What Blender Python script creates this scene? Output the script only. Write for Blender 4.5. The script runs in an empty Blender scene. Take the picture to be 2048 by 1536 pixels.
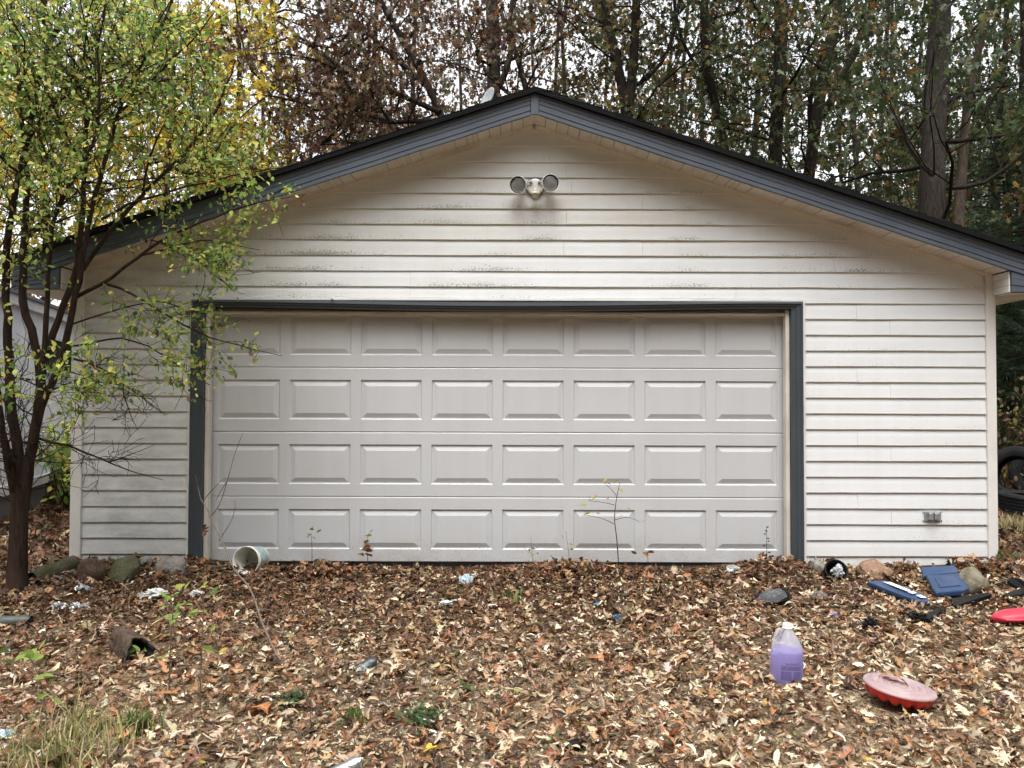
import bpy, math, random
import numpy as np
from mathutils import Vector, Matrix, Euler

R = math.radians
rng = np.random.default_rng(7)
random.seed(7)
scene = bpy.context.scene
col = scene.collection

# ------------------------------------------------------------------ camera
F_PX, W_PX, H_PX = 1538.0, 2048.0, 1536.0
CAM = np.array([0.0, -6.36, 1.33])
PITCH, ROLL = R(1.35), 0.0033
cam_data = bpy.data.cameras.new('camera')
cam_data.sensor_width = 36.0
cam_data.lens = F_PX / W_PX * 36.0
cam_data.clip_start = 0.05
cam_data.clip_end = 600.0
cam = bpy.data.objects.new('camera', cam_data)
col.objects.link(cam)
CM = Euler((R(90) + PITCH, 0, 0)).to_matrix() @ Matrix.Rotation(ROLL, 3, 'Z')
cam.matrix_world = Matrix.Translation(CAM.tolist()) @ CM.to_4x4()
scene.camera = cam

# ------------------------------------------------------------------ world, sun, exposure
world = bpy.data.worlds.new('World')
scene.world = world
world.use_nodes = True
wn, wl = world.node_tree.nodes, world.node_tree.links
wn.clear()
SUN_EL, SUN_AZ = R(70), R(186)
sky = wn.new('ShaderNodeTexSky')
sky.sky_type = 'NISHITA'
sky.sun_disc = False
sky.sun_elevation = SUN_EL
sky.sun_rotation = SUN_AZ
sky.air_density = 1.0
sky.dust_density = 4.0
sky.ozone_density = 1.0
hs = wn.new('ShaderNodeHueSaturation')          # an even overcast: nearly colourless sky
hs.inputs['Saturation'].default_value = 0.10
hs.inputs['Value'].default_value = 1.0
bg = wn.new('ShaderNodeBackground')
bg.inputs['Strength'].default_value = 0.15
wo = wn.new('ShaderNodeOutputWorld')
wl.new(sky.outputs[0], hs.inputs['Color'])
wl.new(hs.outputs[0], bg.inputs['Color'])
wl.new(bg.outputs[0], wo.inputs['Surface'])

sd = bpy.data.lights.new('sun', 'SUN')
sd.energy = 0.75
sd.angle = R(50)
sd.color = (1.0, 0.97, 0.93)
sun = bpy.data.objects.new('sun', sd)
col.objects.link(sun)
_d = Vector((math.sin(SUN_AZ) * math.cos(SUN_EL), math.cos(SUN_AZ) * math.cos(SUN_EL), math.sin(SUN_EL)))
sun.rotation_euler = _d.to_track_quat('Z', 'Y').to_euler()
sun.location = (0, -8, 20)

vs = scene.view_settings
vs.view_transform = 'Standard'
vs.look = 'None'
vs.gamma = 1.0
vs.use_curve_mapping = False
vs.exposure = 1.58
scene.render.engine = 'CYCLES'
scene.cycles.use_denoising = True
scene.cycles.max_bounces = 8
scene.cycles.transparent_max_bounces = 12

# ------------------------------------------------------------------ placing helpers
CMn = np.array(CM)


def ray(u, v):
    c = np.array([(u - W_PX / 2) / F_PX, -(v - H_PX / 2) / F_PX, -1.0])
    return CMn @ c


def pt(u, v, d):
    """the point that lies d metres (along world +y) from the camera on the line of sight u, v"""
    r = ray(u, v)
    return CAM + r * (d / r[1])


def proj(P):
    P = np.atleast_2d(P) - CAM
    c = P @ CMn
    z = np.maximum(-c[:, 2], 1e-6)
    return np.stack([c[:, 0] / z * F_PX + W_PX / 2, -c[:, 1] / z * F_PX + H_PX / 2, -c[:, 2]], 1)


def ground_h(x, y):
    x = np.asarray(x, float); y = np.asarray(y, float)
    h = 0.028 * np.minimum(y, 0) - 0.012
    h = h + 0.018 * np.sin(1.7 * x + 0.6) * np.sin(1.3 * y + 1.0) + 0.008 * np.sin(4.1 * x + 2 * y)
    h = h + 0.10 * np.exp(-(((x - 2.1) / 0.34) ** 2 + ((y + 0.22) / 0.26) ** 2))
    h = h + 0.035 * np.exp(-((y + 0.15) / 0.35) ** 2) * (np.abs(x) > 2.4)
    h = h + 0.045 * np.exp(-(((x + 3.0) / 0.9) ** 2 + ((y + 0.75) / 0.4) ** 2))
    h = h + np.where(y > 6, 0.03 * (y - 6), 0.0)
    return h


def gp(u, v, lift=0.0):
    r = ray(u, v)
    t = 1.0
    lo, hi = 0.5, 200.0
    for _ in range(60):
        m = 0.5 * (lo + hi)
        p = CAM + r * m
        if p[2] > float(ground_h(p[0], p[1])) + lift:
            lo = m
        else:
            hi = m
    p = CAM + r * lo
    if XL < p[0] < XR and p[1] > WY - 0.10:      # the foot of the wall
        p = CAM + r * ((WY - 0.10 - CAM[1]) / r[1])
        p[2] = float(ground_h(p[0], p[1])) + lift
    return p


# ------------------------------------------------------------------ object helpers
ORG = {}
XL, XR, WY = -3.56, 3.92, -0.12


def tag(o, label=None, cat=None, group=None, kind=None):
    if label: o['label'] = label
    if cat: o['category'] = cat
    if group: o['group'] = group
    if kind: o['kind'] = kind
    return o


def thing(name, loc, label, cat, group=None):
    o = bpy.data.objects.new(name, None)
    o.empty_display_size = 0.1
    col.objects.link(o)
    o.location = [float(a) for a in loc]
    ORG[o.name] = np.array(loc, float)
    return tag(o, label, cat, group)


def link(name, me, parent=None, loc=None):
    o = bpy.data.objects.new(name, me)
    col.objects.link(o)
    if parent is not None:
        o.parent = parent
        ORG[o.name] = ORG[parent.name]
    else:
        ORG[o.name] = np.zeros(3) if loc is None else np.array(loc, float)
        o.location = ORG[o.name].tolist()
    return o


def mesh(name, V, F, m, parent=None, smooth=False, loc=None, attrs=None):
    """V in world coordinates; stored relative to the thing's base"""
    V = np.asarray(V, float)
    org = ORG[parent.name] if parent is not None else (np.zeros(3) if loc is None else np.array(loc, float))
    me = bpy.data.meshes.new(name)
    me.from_pydata((V - org).tolist(), [], [tuple(int(i) for i in f) for f in F])
    if smooth:
        me.polygons.foreach_set('use_smooth', [True] * len(me.polygons))
    if attrs:
        for k, a in attrs.items():
            at = me.attributes.new(k, 'FLOAT', 'POINT')
            at.data.foreach_set('value', np.asarray(a, np.float32))
    me.materials.append(m)
    me.update()
    return link(name, me, parent, loc)


def trimesh(name, V, T, m, parent=None, tint=None, lat=None, smooth=False, loc=None):
    V = np.asarray(V, np.float32)
    org = ORG[parent.name] if parent is not None else (np.zeros(3) if loc is None else np.array(loc, float))
    V = V - org.astype(np.float32)
    T = np.asarray(T, np.int32)
    me = bpy.data.meshes.new(name)
    me.vertices.add(len(V)); me.vertices.foreach_set('co', V.ravel())
    k = T.shape[1]
    me.loops.add(T.size); me.loops.foreach_set('vertex_index', T.ravel())
    me.polygons.add(len(T))
    me.polygons.foreach_set('loop_start', np.arange(0, T.size, k, dtype=np.int32))
    me.polygons.foreach_set('loop_total', np.full(len(T), k, np.int32))
    if smooth:
        me.polygons.foreach_set('use_smooth', np.ones(len(T), bool))
    me.update(calc_edges=True)
    if tint is not None:
        at = me.attributes.new('tint', 'FLOAT_COLOR', 'POINT')
        at.data.foreach_set('color', np.concatenate([tint, np.ones((len(tint), 1))], 1).astype(np.float32).ravel())
    if lat is not None:
        at = me.attributes.new('lat', 'FLOAT', 'POINT')
        at.data.foreach_set('value', lat.astype(np.float32))
    me.materials.append(m)
    return link(name, me, parent, loc)


def box_vf(x0, x1, y0, y1, z0, z1):
    V = [(x0, y0, z0), (x1, y0, z0), (x1, y1, z0), (x0, y1, z0), (x0, y0, z1), (x1, y0, z1), (x1, y1, z1), (x0, y1, z1)]
    F = [(3, 2, 1, 0), (4, 5, 6, 7), (0, 1, 5, 4), (1, 2, 6, 5), (2, 3, 7, 6), (3, 0, 4, 7)]
    return np.array(V, float), F


def bevel(o, w=0.004, seg=2, angle=35):
    b = o.modifiers.new('bevel', 'BEVEL')
    b.width = w; b.segments = seg; b.limit_method = 'ANGLE'; b.angle_limit = R(angle)
    return o


def box(name, x0, x1, y0, y1, z0, z1, m, parent=None, bw=0.0):
    V, F = box_vf(x0, x1, y0, y1, z0, z1)
    o = mesh(name, V, F, m, parent)
    if bw: bevel(o, bw)
    return o


def extrude(poly, depth_vec):
    """closed prism from an ordered polygon of 3-D points"""
    P = np.asarray(poly, float); n = len(P)
    V = np.concatenate([P, P + np.asarray(depth_vec, float)])
    F = [tuple(range(n))[::-1], tuple(range(n, 2 * n))] + [(i, (i + 1) % n, n + (i + 1) % n, n + i) for i in range(n)]
    return V, F


def lathe(profile, n=32, M=None, mod=None):
    """profile: (r, z) list, open; M 4x4 places it"""
    V, F = [], []
    for k, (r, z) in enumerate(profile):
        for j in range(n):
            a = 2 * math.pi * j / n
            rr, zz = (r, z) if mod is None else mod(r, z, a, k)
            V.append((rr * math.cos(a), rr * math.sin(a), zz))
    for k in range(len(profile) - 1):
        for j in range(n):
            j2 = (j + 1) % n
            F.append((k * n + j, k * n + j2, (k + 1) * n + j2, (k + 1) * n + j))
    if profile[0][0] > 1e-6 and False:
        F.append(tuple(range(n))[::-1])
    V = np.array(V)
    if M is not None:
        M = np.array(M)
        V = V @ M[:3, :3].T + M[:3, 3]
    return V, F


def frame_to(axis, origin, up=(0, 0, 1)):
    """4x4 whose local z runs along axis"""
    a = Vector([float(x) for x in axis]).normalized()
    q = a.to_track_quat('Z', 'Y')
    return np.array(Matrix.Translation([float(x) for x in origin]) @ q.to_matrix().to_4x4())


class Tubes:
    def __init__(s):
        s.V, s.F, s.n = [], [], 0

    def add(s, pts, rad, sides=6, rough=0.0):
        P = np.asarray(pts, float); n = len(P)
        rad = np.broadcast_to(np.asarray(rad, float), (n,))
        T = np.gradient(P, axis=0)
        T /= np.linalg.norm(T, axis=1, keepdims=True) + 1e-9
        ref = np.array([0.31, 0.95, 0.02]) if abs(T[0][2]) > 0.6 else np.array([0.02, 0.1, 1.0])
        A = np.cross(T, ref); A /= np.linalg.norm(A, axis=1, keepdims=True) + 1e-9
        B = np.cross(T, A)
        ang = np.arange(sides) * 2 * math.pi / sides
        ca, sa = np.cos(ang), np.sin(ang)
        rr = rad[:, None] * (1 + (rng.normal(0, rough, (n, sides)) if rough else 0))
        ring = P[:, None, :] + rr[..., None] * (ca[None, :, None] * A[:, None, :] + sa[None, :, None] * B[:, None, :])
        s.V.append(ring.reshape(-1, 3))
        i = np.arange(n - 1)[:, None] * sides + np.arange(sides)[None, :]
        j = np.arange(n - 1)[:, None] * sides + (np.arange(sides)[None, :] + 1) % sides
        q = np.stack([i, j, j + sides, i + sides], -1).reshape(-1, 4) + s.n
        s.F.append(q)
        s.n += n * sides

    def build(s, name, m, parent=None, loc=None):
        return trimesh(name, np.concatenate(s.V), np.concatenate(s.F), m, parent, smooth=True, loc=loc)


# ------------------------------------------------------------------ materials
class NT:
    def __init__(s, name):
        s.m = bpy.data.materials.new(name)
        s.m.use_nodes = True
        s.n, s.l = s.m.node_tree.nodes, s.m.node_tree.links
        s.b = s.n['Principled BSDF']
        s.out = s.n['Material Output']
        s.coord = None

    def node(s, t, **kw):
        x = s.n.new(t)
        for k, v in kw.items():
            setattr(x, k, v)
        return x

    def obj(s):
        if s.coord is None:
            g = s.node('ShaderNodeNewGeometry')
            s.coord = g.outputs['Position']
        return s.coord

    def mapping(s, sx=1, sy=1, sz=1):
        mp = s.node('ShaderNodeMapping')
        mp.inputs['Scale'].default_value = (sx, sy, sz)
        s.l.new(s.obj(), mp.inputs['Vector'])
        return mp.outputs[0]

    def noise(s, scale, detail=4, rough=0.55, vec=None, dist=0.0):
        x = s.node('ShaderNodeTexNoise')
        x.inputs['Scale'].default_value = scale
        x.inputs['Detail'].default_value = detail
        x.inputs['Roughness'].default_value = rough
        x.inputs['Distortion'].default_value = dist
        s.l.new(vec if vec is not None else s.obj(), x.inputs['Vector'])
        return x.outputs['Fac']

    def ramp(s, fac, stops):
        x = s.node('ShaderNodeValToRGB')
        e = x.color_ramp.elements
        while len(e) < len(stops):
            e.new(0.5)
        for k, (p, c) in enumerate(stops):
            e[k].position = p
            c = (c, c, c) if not isinstance(c, (tuple, list)) else c
            e[k].color = (*c, 1)
        s.l.new(fac, x.inputs[0])
        return x.outputs[0]

    def math(s, op, a, b=None, clamp=False):
        x = s.node('ShaderNodeMath', operation=op)
        x.use_clamp = clamp
        for k, v in enumerate((a, b)):
            if v is None: continue
            if isinstance(v, (int, float)): x.inputs[k].default_value = v
            else: s.l.new(v, x.inputs[k])
        return x.outputs[0]

    def mix(s, fac, a, b, mode='MIX'):
        x = s.node('ShaderNodeMix', data_type='RGBA', blend_type=mode)
        for k, v in ((0, fac), (6, a), (7, b)):
            if isinstance(v, (int, float)): x.inputs[k].default_value = v
            elif isinstance(v, (tuple, list)): x.inputs[k].default_value = (*v, 1)
            else: s.l.new(v, x.inputs[k])
        return x.outputs[2]

    def attr(s, name, kind='Fac'):
        x = s.node('ShaderNodeAttribute')
        x.attribute_name = name
        return x.outputs[kind]

    def bump(s, h, strength=0.3, dist=0.01):
        x = s.node('ShaderNodeBump')
        x.inputs['Strength'].default_value = strength
        x.inputs['Distance'].default_value = dist
        s.l.new(h, x.inputs['Height'])
        s.l.new(x.outputs[0], s.b.inputs['Normal'])
        return x

    def set(s, color=None, rough=None, spec=None, metal=None, **kw):
        for key, v in (('Base Color', color), ('Roughness', rough), ('Specular IOR Level', spec), ('Metallic', metal), *[(k.replace('_', ' '), w) for k, w in kw.items()]):
            if v is None: continue
            i = s.b.inputs[key]
            if isinstance(v, (int, float)): i.default_value = v
            elif isinstance(v, (tuple, list)): i.default_value = (*v, 1) if len(v) == 3 and i.type == 'RGBA' else v
            else: s.l.new(v, i)
        return s.m


def plain(name, c, rough=0.5, var=0.12, scale=18.0, bump=0.0, spec=0.4, metal=0.0, dirt=None):
    t = NT(name)
    f = t.noise(scale, 5, 0.6)
    a = tuple(x * (1 - var) for x in c); b = tuple(min(1, x * (1 + var)) for x in c)
    cc = t.ramp(f, [(0.3, a), (0.7, b)])
    if dirt:
        g = t.ramp(t.noise(scale * 0.35, 6, 0.7), [(0.5, 0.0), (0.72, 1.0)])
        cc = t.mix(t.math('MULTIPLY', g, dirt[1]), cc, dirt[0])
    if bump:
        t.bump(t.noise(scale * 3, 4, 0.6), bump, 0.01)
    return t.set(cc, rough, spec, metal)


def vinyl():
    t = NT('vinyl_siding')
    sep = t.node('ShaderNodeSeparateXYZ'); t.l.new(t.obj(), sep.inputs[0])
    X, Z = sep.outputs[0], sep.outputs[2]
    lap = t.attr('lap')
    base = t.mix(t.noise(1.1, 4, 0.6), (0.69, 0.71, 0.715), (0.74, 0.755, 0.77))
    streak = t.ramp(t.noise(1.0, 4, 0.6, t.mapping(9, 1, 0.6)), [(0.35, 0.0), (0.8, 1.0)])
    base = t.mix(t.math('MULTIPLY', streak, 0.16), base, (0.50, 0.45, 0.36))
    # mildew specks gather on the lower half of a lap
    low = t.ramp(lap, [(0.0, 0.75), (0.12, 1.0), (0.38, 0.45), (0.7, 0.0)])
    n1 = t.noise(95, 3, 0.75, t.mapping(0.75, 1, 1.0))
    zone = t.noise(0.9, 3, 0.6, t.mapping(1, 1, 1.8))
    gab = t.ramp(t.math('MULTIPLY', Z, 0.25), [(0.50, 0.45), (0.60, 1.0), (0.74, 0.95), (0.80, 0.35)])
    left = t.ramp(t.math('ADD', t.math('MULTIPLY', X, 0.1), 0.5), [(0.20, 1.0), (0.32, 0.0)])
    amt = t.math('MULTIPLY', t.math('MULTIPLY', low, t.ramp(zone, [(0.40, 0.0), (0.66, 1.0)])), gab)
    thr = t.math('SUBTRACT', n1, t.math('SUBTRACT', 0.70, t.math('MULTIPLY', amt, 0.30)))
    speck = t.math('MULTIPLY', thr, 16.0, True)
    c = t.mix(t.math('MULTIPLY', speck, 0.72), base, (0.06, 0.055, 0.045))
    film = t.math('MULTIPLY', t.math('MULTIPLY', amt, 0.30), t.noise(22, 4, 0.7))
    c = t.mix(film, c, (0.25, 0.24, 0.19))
    # broad yellow-brown tone over the gable boards, stronger higher up
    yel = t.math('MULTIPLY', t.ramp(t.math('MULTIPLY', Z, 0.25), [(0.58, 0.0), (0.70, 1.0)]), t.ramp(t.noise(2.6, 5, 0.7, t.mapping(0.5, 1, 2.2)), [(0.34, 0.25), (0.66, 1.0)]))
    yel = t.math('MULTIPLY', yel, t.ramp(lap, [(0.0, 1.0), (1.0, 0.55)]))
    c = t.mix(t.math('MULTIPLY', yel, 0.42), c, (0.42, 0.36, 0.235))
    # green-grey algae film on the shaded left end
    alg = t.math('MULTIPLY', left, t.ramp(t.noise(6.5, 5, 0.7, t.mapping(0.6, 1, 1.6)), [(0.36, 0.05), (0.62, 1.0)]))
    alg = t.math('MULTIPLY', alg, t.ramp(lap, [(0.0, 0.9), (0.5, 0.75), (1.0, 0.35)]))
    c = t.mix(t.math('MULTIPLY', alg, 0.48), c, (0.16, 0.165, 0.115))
    # splash dirt near the ground
    spl = t.math('MULTIPLY', t.ramp(Z, [(0.0, 0.5), (0.22, 0.0)]), t.noise(9, 5, 0.7))
    c = t.mix(spl, c, (0.30, 0.22, 0.13))
    t.bump(t.noise(1.0, 3, 0.6, t.mapping(14, 60, 200)), 0.05, 0.004)
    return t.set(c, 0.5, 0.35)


def door_paint():
    t = NT('door_paint')
    sep = t.node('ShaderNodeSeparateXYZ'); t.l.new(t.obj(), sep.inputs[0])
    Z = sep.outputs[2]
    c = t.mix(t.noise(2.2, 5, 0.65), (0.525, 0.535, 0.545), (0.58, 0.59, 0.605))
    st = t.ramp(t.noise(1.0, 4, 0.6, t.mapping(7, 1, 0.5)), [(0.45, 0.0), (0.8, 1.0)])
    c = t.mix(t.math('MULTIPLY', st, 0.14), c, (0.40, 0.34, 0.29))
    sp = t.math('MULTIPLY', t.ramp(Z, [(0.0, 1.0), (0.30, 0.0)]), t.ramp(t.noise(60, 4, 0.75), [(0.55, 0.0), (0.64, 1.0)]))
    sp2 = t.math('MULTIPLY', t.ramp(Z, [(0.0, 0.55), (0.26, 0.0)]), t.ramp(t.noise(3.0, 4, 0.7), [(0.4, 0.0), (0.7, 1.0)]))
    c = t.mix(t.math('MULTIPLY', sp, 0.6), c, (0.16, 0.11, 0.07))
    c = t.mix(sp2, c, (0.33, 0.27, 0.19))
    mk = t.ramp(t.noise(4.5, 6, 0.8, t.mapping(1, 1, 0.35)), [(0.62, 0.0), (0.74, 1.0)])
    c = t.mix(t.math('MULTIPLY', mk, 0.22), c, (0.30, 0.25, 0.20))
    t.bump(t.noise(1.0, 4, 0.65, t.mapping(16, 40, 170)), 0.10, 0.004)
    return t.set(c, 0.42, 0.45)


def metal_blue(name='blue_grey_trim', c=(0.048, 0.060, 0.070)):
    t = NT(name)
    f = t.noise(3.5, 5, 0.65)
    cc = t.mix(f, tuple(x * 0.85 for x in c), tuple(x * 1.2 for x in c))
    ch = t.ramp(t.noise(26, 5, 0.7, t.mapping(0.6, 1, 0.6)), [(0.66, 0.0), (0.74, 1.0)])
    cc = t.mix(t.math('MULTIPLY', ch, 0.22), cc, (0.30, 0.31, 0.31))
    t.bump(t.noise(40, 3, 0.6), 0.05, 0.003)
    return t.set(cc, t.ramp(f, [(0.2, 0.34), (0.8, 0.52)]), 0.5)


def leaf_mat(name, transl=0.3, rough=0.55, rib=0.5, use_obj=False):
    t = NT(name)
    if use_obj:
        oi = t.node('ShaderNodeObjectInfo'); c = oi.outputs['Color']
    else:
        c = t.attr('tint', 'Color')
    lat = t.attr('lat')
    ribm = t.ramp(lat, [(0.03, 1.0), (0.14, 0.0)])
    c2 = t.mix(t.math('MULTIPLY', ribm, rib), c, (0.55, 0.42, 0.24))
    blot = t.noise(42, 4, 0.7)
    c2 = t.mix(t.ramp(blot, [(0.42, 0.0), (0.75, 0.55)]), c2, t.mix(0.5, c, (0.03, 0.02, 0.012)))
    t.set(c2, rough, 0.3)
    tr = t.node('ShaderNodeBsdfTranslucent')
    t.l.new(c2, tr.inputs['Color'])
    mx = t.node('ShaderNodeMixShader'); mx.inputs[0].default_value = transl
    t.l.new(t.b.outputs[0], mx.inputs[1]); t.l.new(tr.outputs[0], mx.inputs[2])
    t.l.new(mx.outputs[0], t.out.inputs['Surface'])
    return t.m


def bark(name, c1, c2, scale=9.0, strength=0.8):
    t = NT(name)
    f = t.noise(scale, 6, 0.7, t.mapping(2.4, 2.4, 0.30), 0.9)
    cc = t.ramp(f, [(0.32, c1), (0.68, c2)])
    li = t.ramp(t.noise(3.0, 4, 0.6), [(0.58, 0.0), (0.74, 1.0)])
    cc = t.mix(t.math('MULTIPLY', li, 0.22), cc, (0.10, 0.105, 0.08))
    t.bump(f, strength, 0.03)
    return t.set(cc, 0.9, 0.15)


def clear_plastic(name, c=(0.85, 0.87, 0.88), alpha=0.45, rough=0.18):
    t = NT(name)
    tr = t.node('ShaderNodeBsdfTransparent')
    mx = t.node('ShaderNodeMixShader'); mx.inputs[0].default_value = alpha
    f = t.noise(25, 4, 0.6)
    t.set(t.mix(f, tuple(x * 0.8 for x in c), c), rough, 0.6)
    t.l.new(tr.outputs[0], mx.inputs[1]); t.l.new(t.b.outputs[0], mx.inputs[2])
    t.l.new(mx.outputs[0], t.out.inputs['Surface'])
    return t.m


M = {}
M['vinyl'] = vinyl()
M['door'] = door_paint()
M['blue'] = metal_blue()
M['fascia'] = metal_blue('blue_grey_fascia', (0.078, 0.094, 0.118))
M['cream'] = plain('cream_trim', (0.66, 0.62, 0.55), 0.5, 0.10, 5.0, dirt=((0.28, 0.22, 0.14), 0.45))
M['post'] = plain('white_corner_trim', (0.72, 0.71, 0.68), 0.45, 0.06, 4.0, dirt=((0.36, 0.33, 0.26), 0.35))
M['soffit'] = plain('soffit_vinyl', (0.62, 0.58, 0.52), 0.5, 0.10, 6.0, dirt=((0.26, 0.22, 0.15), 0.4))
M['black'] = plain('black_plastic', (0.005, 0.005, 0.0055), 0.6, 0.3, 12, 0.1, 0.2, dirt=((0.035, 0.028, 0.021), 0.4))
M['rubber'] = plain('tyre_rubber', (0.008, 0.008, 0.009), 0.8, 0.3, 14, 0.15, 0.2, dirt=((0.03, 0.028, 0.024), 0.4))
M['dark_gap'] = plain('dark_interior', (0.012, 0.011, 0.010), 0.9, 0.2, 5)
M['grey_metal'] = plain('galvanised_metal', (0.36, 0.38, 0.39), 0.42, 0.18, 20, 0.1, metal=0.5)
M['white_paint'] = plain('white_enamel', (0.74, 0.74, 0.70), 0.35, 0.06, 10, dirt=((0.35, 0.32, 0.22), 0.3))
M['sensor'] = plain('yellowed_plastic', (0.62, 0.58, 0.42), 0.45, 0.08, 14, dirt=((0.3, 0.28, 0.15), 0.4))
M['trailer'] = plain('weathered_metal_panel', (0.60, 0.60, 0.63), 0.5, 0.10, 3.0, dirt=((0.36, 0.36, 0.38), 0.35))
M['trailer_trim'] = plain('white_trim_metal', (0.66, 0.66, 0.67), 0.45, 0.08, 5, dirt=((0.3, 0.3, 0.26), 0.4))
M['skirt'] = plain('grey_skirting', (0.14, 0.145, 0.155), 0.7, 0.2, 6, 0.2)
M['bucket'] = plain('white_bucket_plastic', (0.74, 0.74, 0.68), 0.4, 0.06, 14, dirt=((0.22, 0.17, 0.09), 0.6))
M['teal'] = plain('teal_print', (0.28, 0.40, 0.43), 0.4, 0.3, 30, dirt=((0.62, 0.63, 0.60), 0.8))
M['red'] = plain('red_plastic', (0.60, 0.028, 0.022), 0.32, 0.12, 16, dirt=((0.30, 0.05, 0.03), 0.4))
M['pink_red'] = plain('faded_red_plastic', (0.50, 0.035, 0.06), 0.45, 0.14, 12, dirt=((0.25, 0.06, 0.05), 0.4))
M['navy'] = plain('blue_plastic_shell', (0.016, 0.042, 0.105), 0.45, 0.2, 10, 0.05, dirt=((0.07, 0.085, 0.11), 0.5))
M['white_mark'] = plain('white_tape', (0.72, 0.76, 0.78), 0.5, 0.1, 30, dirt=((0.3, 0.32, 0.36), 0.5))
M['paper'] = plain('crumpled_white_paper', (0.50, 0.51, 0.48), 0.7, 0.3, 25, 0.3, dirt=((0.20, 0.17, 0.12), 0.6))
M['paper_blue'] = plain('crumpled_blue_white_paper', (0.38, 0.48, 0.53), 0.6, 0.3, 25, 0.3)
M['wrap_blue'] = plain('blue_wrapper', (0.05, 0.17, 0.28), 0.4, 0.3, 25, 0.2)
M['foil'] = plain('crumpled_foil', (0.42, 0.42, 0.42), 0.3, 0.35, 30, 0.3, metal=0.85)
M['can_black'] = plain('black_and_silver_can', (0.035, 0.04, 0.042), 0.3, 0.3, 30, 0.1, dirt=((0.55, 0.6, 0.58), 0.9))
M['clear'] = clear_plastic('clear_plastic', (0.36, 0.38, 0.39), 0.20)
M['bark_grey'] = bark('grey_oak_bark', (0.008, 0.0065, 0.005), (0.058, 0.046, 0.037), 12, 1.0)
M['bark_dark'] = bark('dark_bark', (0.008, 0.006, 0.005), (0.036, 0.026, 0.020), 11)
M['bark_snag'] = bark('weathered_snag_wood', (0.035, 0.026, 0.020), (0.13, 0.098, 0.072), 9)
M['bark_left'] = bark('brown_smooth_bark', (0.016, 0.010, 0.008), (0.060, 0.038, 0.028), 12, 0.5)
M['twig'] = bark('pale_stick_bark', (0.07, 0.055, 0.045), (0.20, 0.16, 0.13), 30, 0.3)
M['twig_dark'] = bark('dark_twig', (0.020, 0.014, 0.010), (0.06, 0.042, 0.032), 30, 0.3)
M['leaf'] = leaf_mat('living_leaf', 0.42, 0.45, 0.22)
M['leaf_own'] = leaf_mat('living_leaf_single', 0.60, 0.42, 0.22, True)
M['leaf_thin'] = leaf_mat('thin_living_leaf', 0.60, 0.42, 0.22)
M['dry'] = leaf_mat('dry_leaf', 0.16, 0.6, 0.35)
M['dry_own'] = leaf_mat('dry_leaf_single', 0.16, 0.6, 0.35, True)


def rock_mat(name, a, b, moss=0.0):
    t = NT(name)
    f = t.noise(14, 6, 0.7)
    c = t.ramp(f, [(0.3, a), (0.7, b)])
    sp = t.ramp(t.noise(70, 3, 0.7), [(0.58, 0.0), (0.66, 1.0)])
    c = t.mix(t.math('MULTIPLY', sp, 0.35), c, (0.42, 0.38, 0.33))
    if moss:
        g = t.ramp(t.noise(7, 5, 0.65), [(0.36, 1.0), (0.62, 0.0)])
        c = t.mix(t.math('MULTIPLY', g, moss), c, (0.065, 0.075, 0.022))
    t.bump(t.noise(34, 7, 0.8), 0.9, 0.02)
    return t.set(c, 0.9, 0.12)


M['rock_brown'] = rock_mat('brown_stone', (0.050, 0.030, 0.023), (0.11, 0.068, 0.050))
M['rock_moss'] = rock_mat('mossy_stone', (0.055, 0.050, 0.036), (0.12, 0.105, 0.075), 0.8)
M['rock_grey'] = rock_mat('grey_stone', (0.17, 0.16, 0.145), (0.33, 0.31, 0.28), 0.2)
M['rock_red'] = rock_mat('reddish_stone', (0.20, 0.12, 0.08), (0.40, 0.26, 0.18), 0.15)
M['rock_tan'] = rock_mat('tan_stone', (0.16, 0.14, 0.11), (0.33, 0.29, 0.22), 0.35)


def soil():
    t = NT('leafy_soil')
    n = t.noise(0.8, 4, 0.6)
    c = t.ramp(t.noise(60, 5, 0.8), [(0.30, (0.05, 0.038, 0.026)), (0.45, (0.24, 0.175, 0.11)), (0.58, (0.44, 0.34, 0.22)), (0.72, (0.60, 0.50, 0.35))])
    d = t.ramp(t.noise(30, 6, 0.75), [(0.3, (0.022, 0.015, 0.010)), (0.55, (0.075, 0.046, 0.028)), (0.75, (0.20, 0.12, 0.065))])
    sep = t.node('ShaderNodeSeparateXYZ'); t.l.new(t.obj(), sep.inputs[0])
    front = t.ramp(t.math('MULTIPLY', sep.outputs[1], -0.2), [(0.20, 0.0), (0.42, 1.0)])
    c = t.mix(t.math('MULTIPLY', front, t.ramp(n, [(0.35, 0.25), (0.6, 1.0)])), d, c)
    t.bump(t.noise(55, 5, 0.75), 0.9, 0.03)
    return t.set(c, 0.95, 0.1)


M['soil'] = soil()

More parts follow.
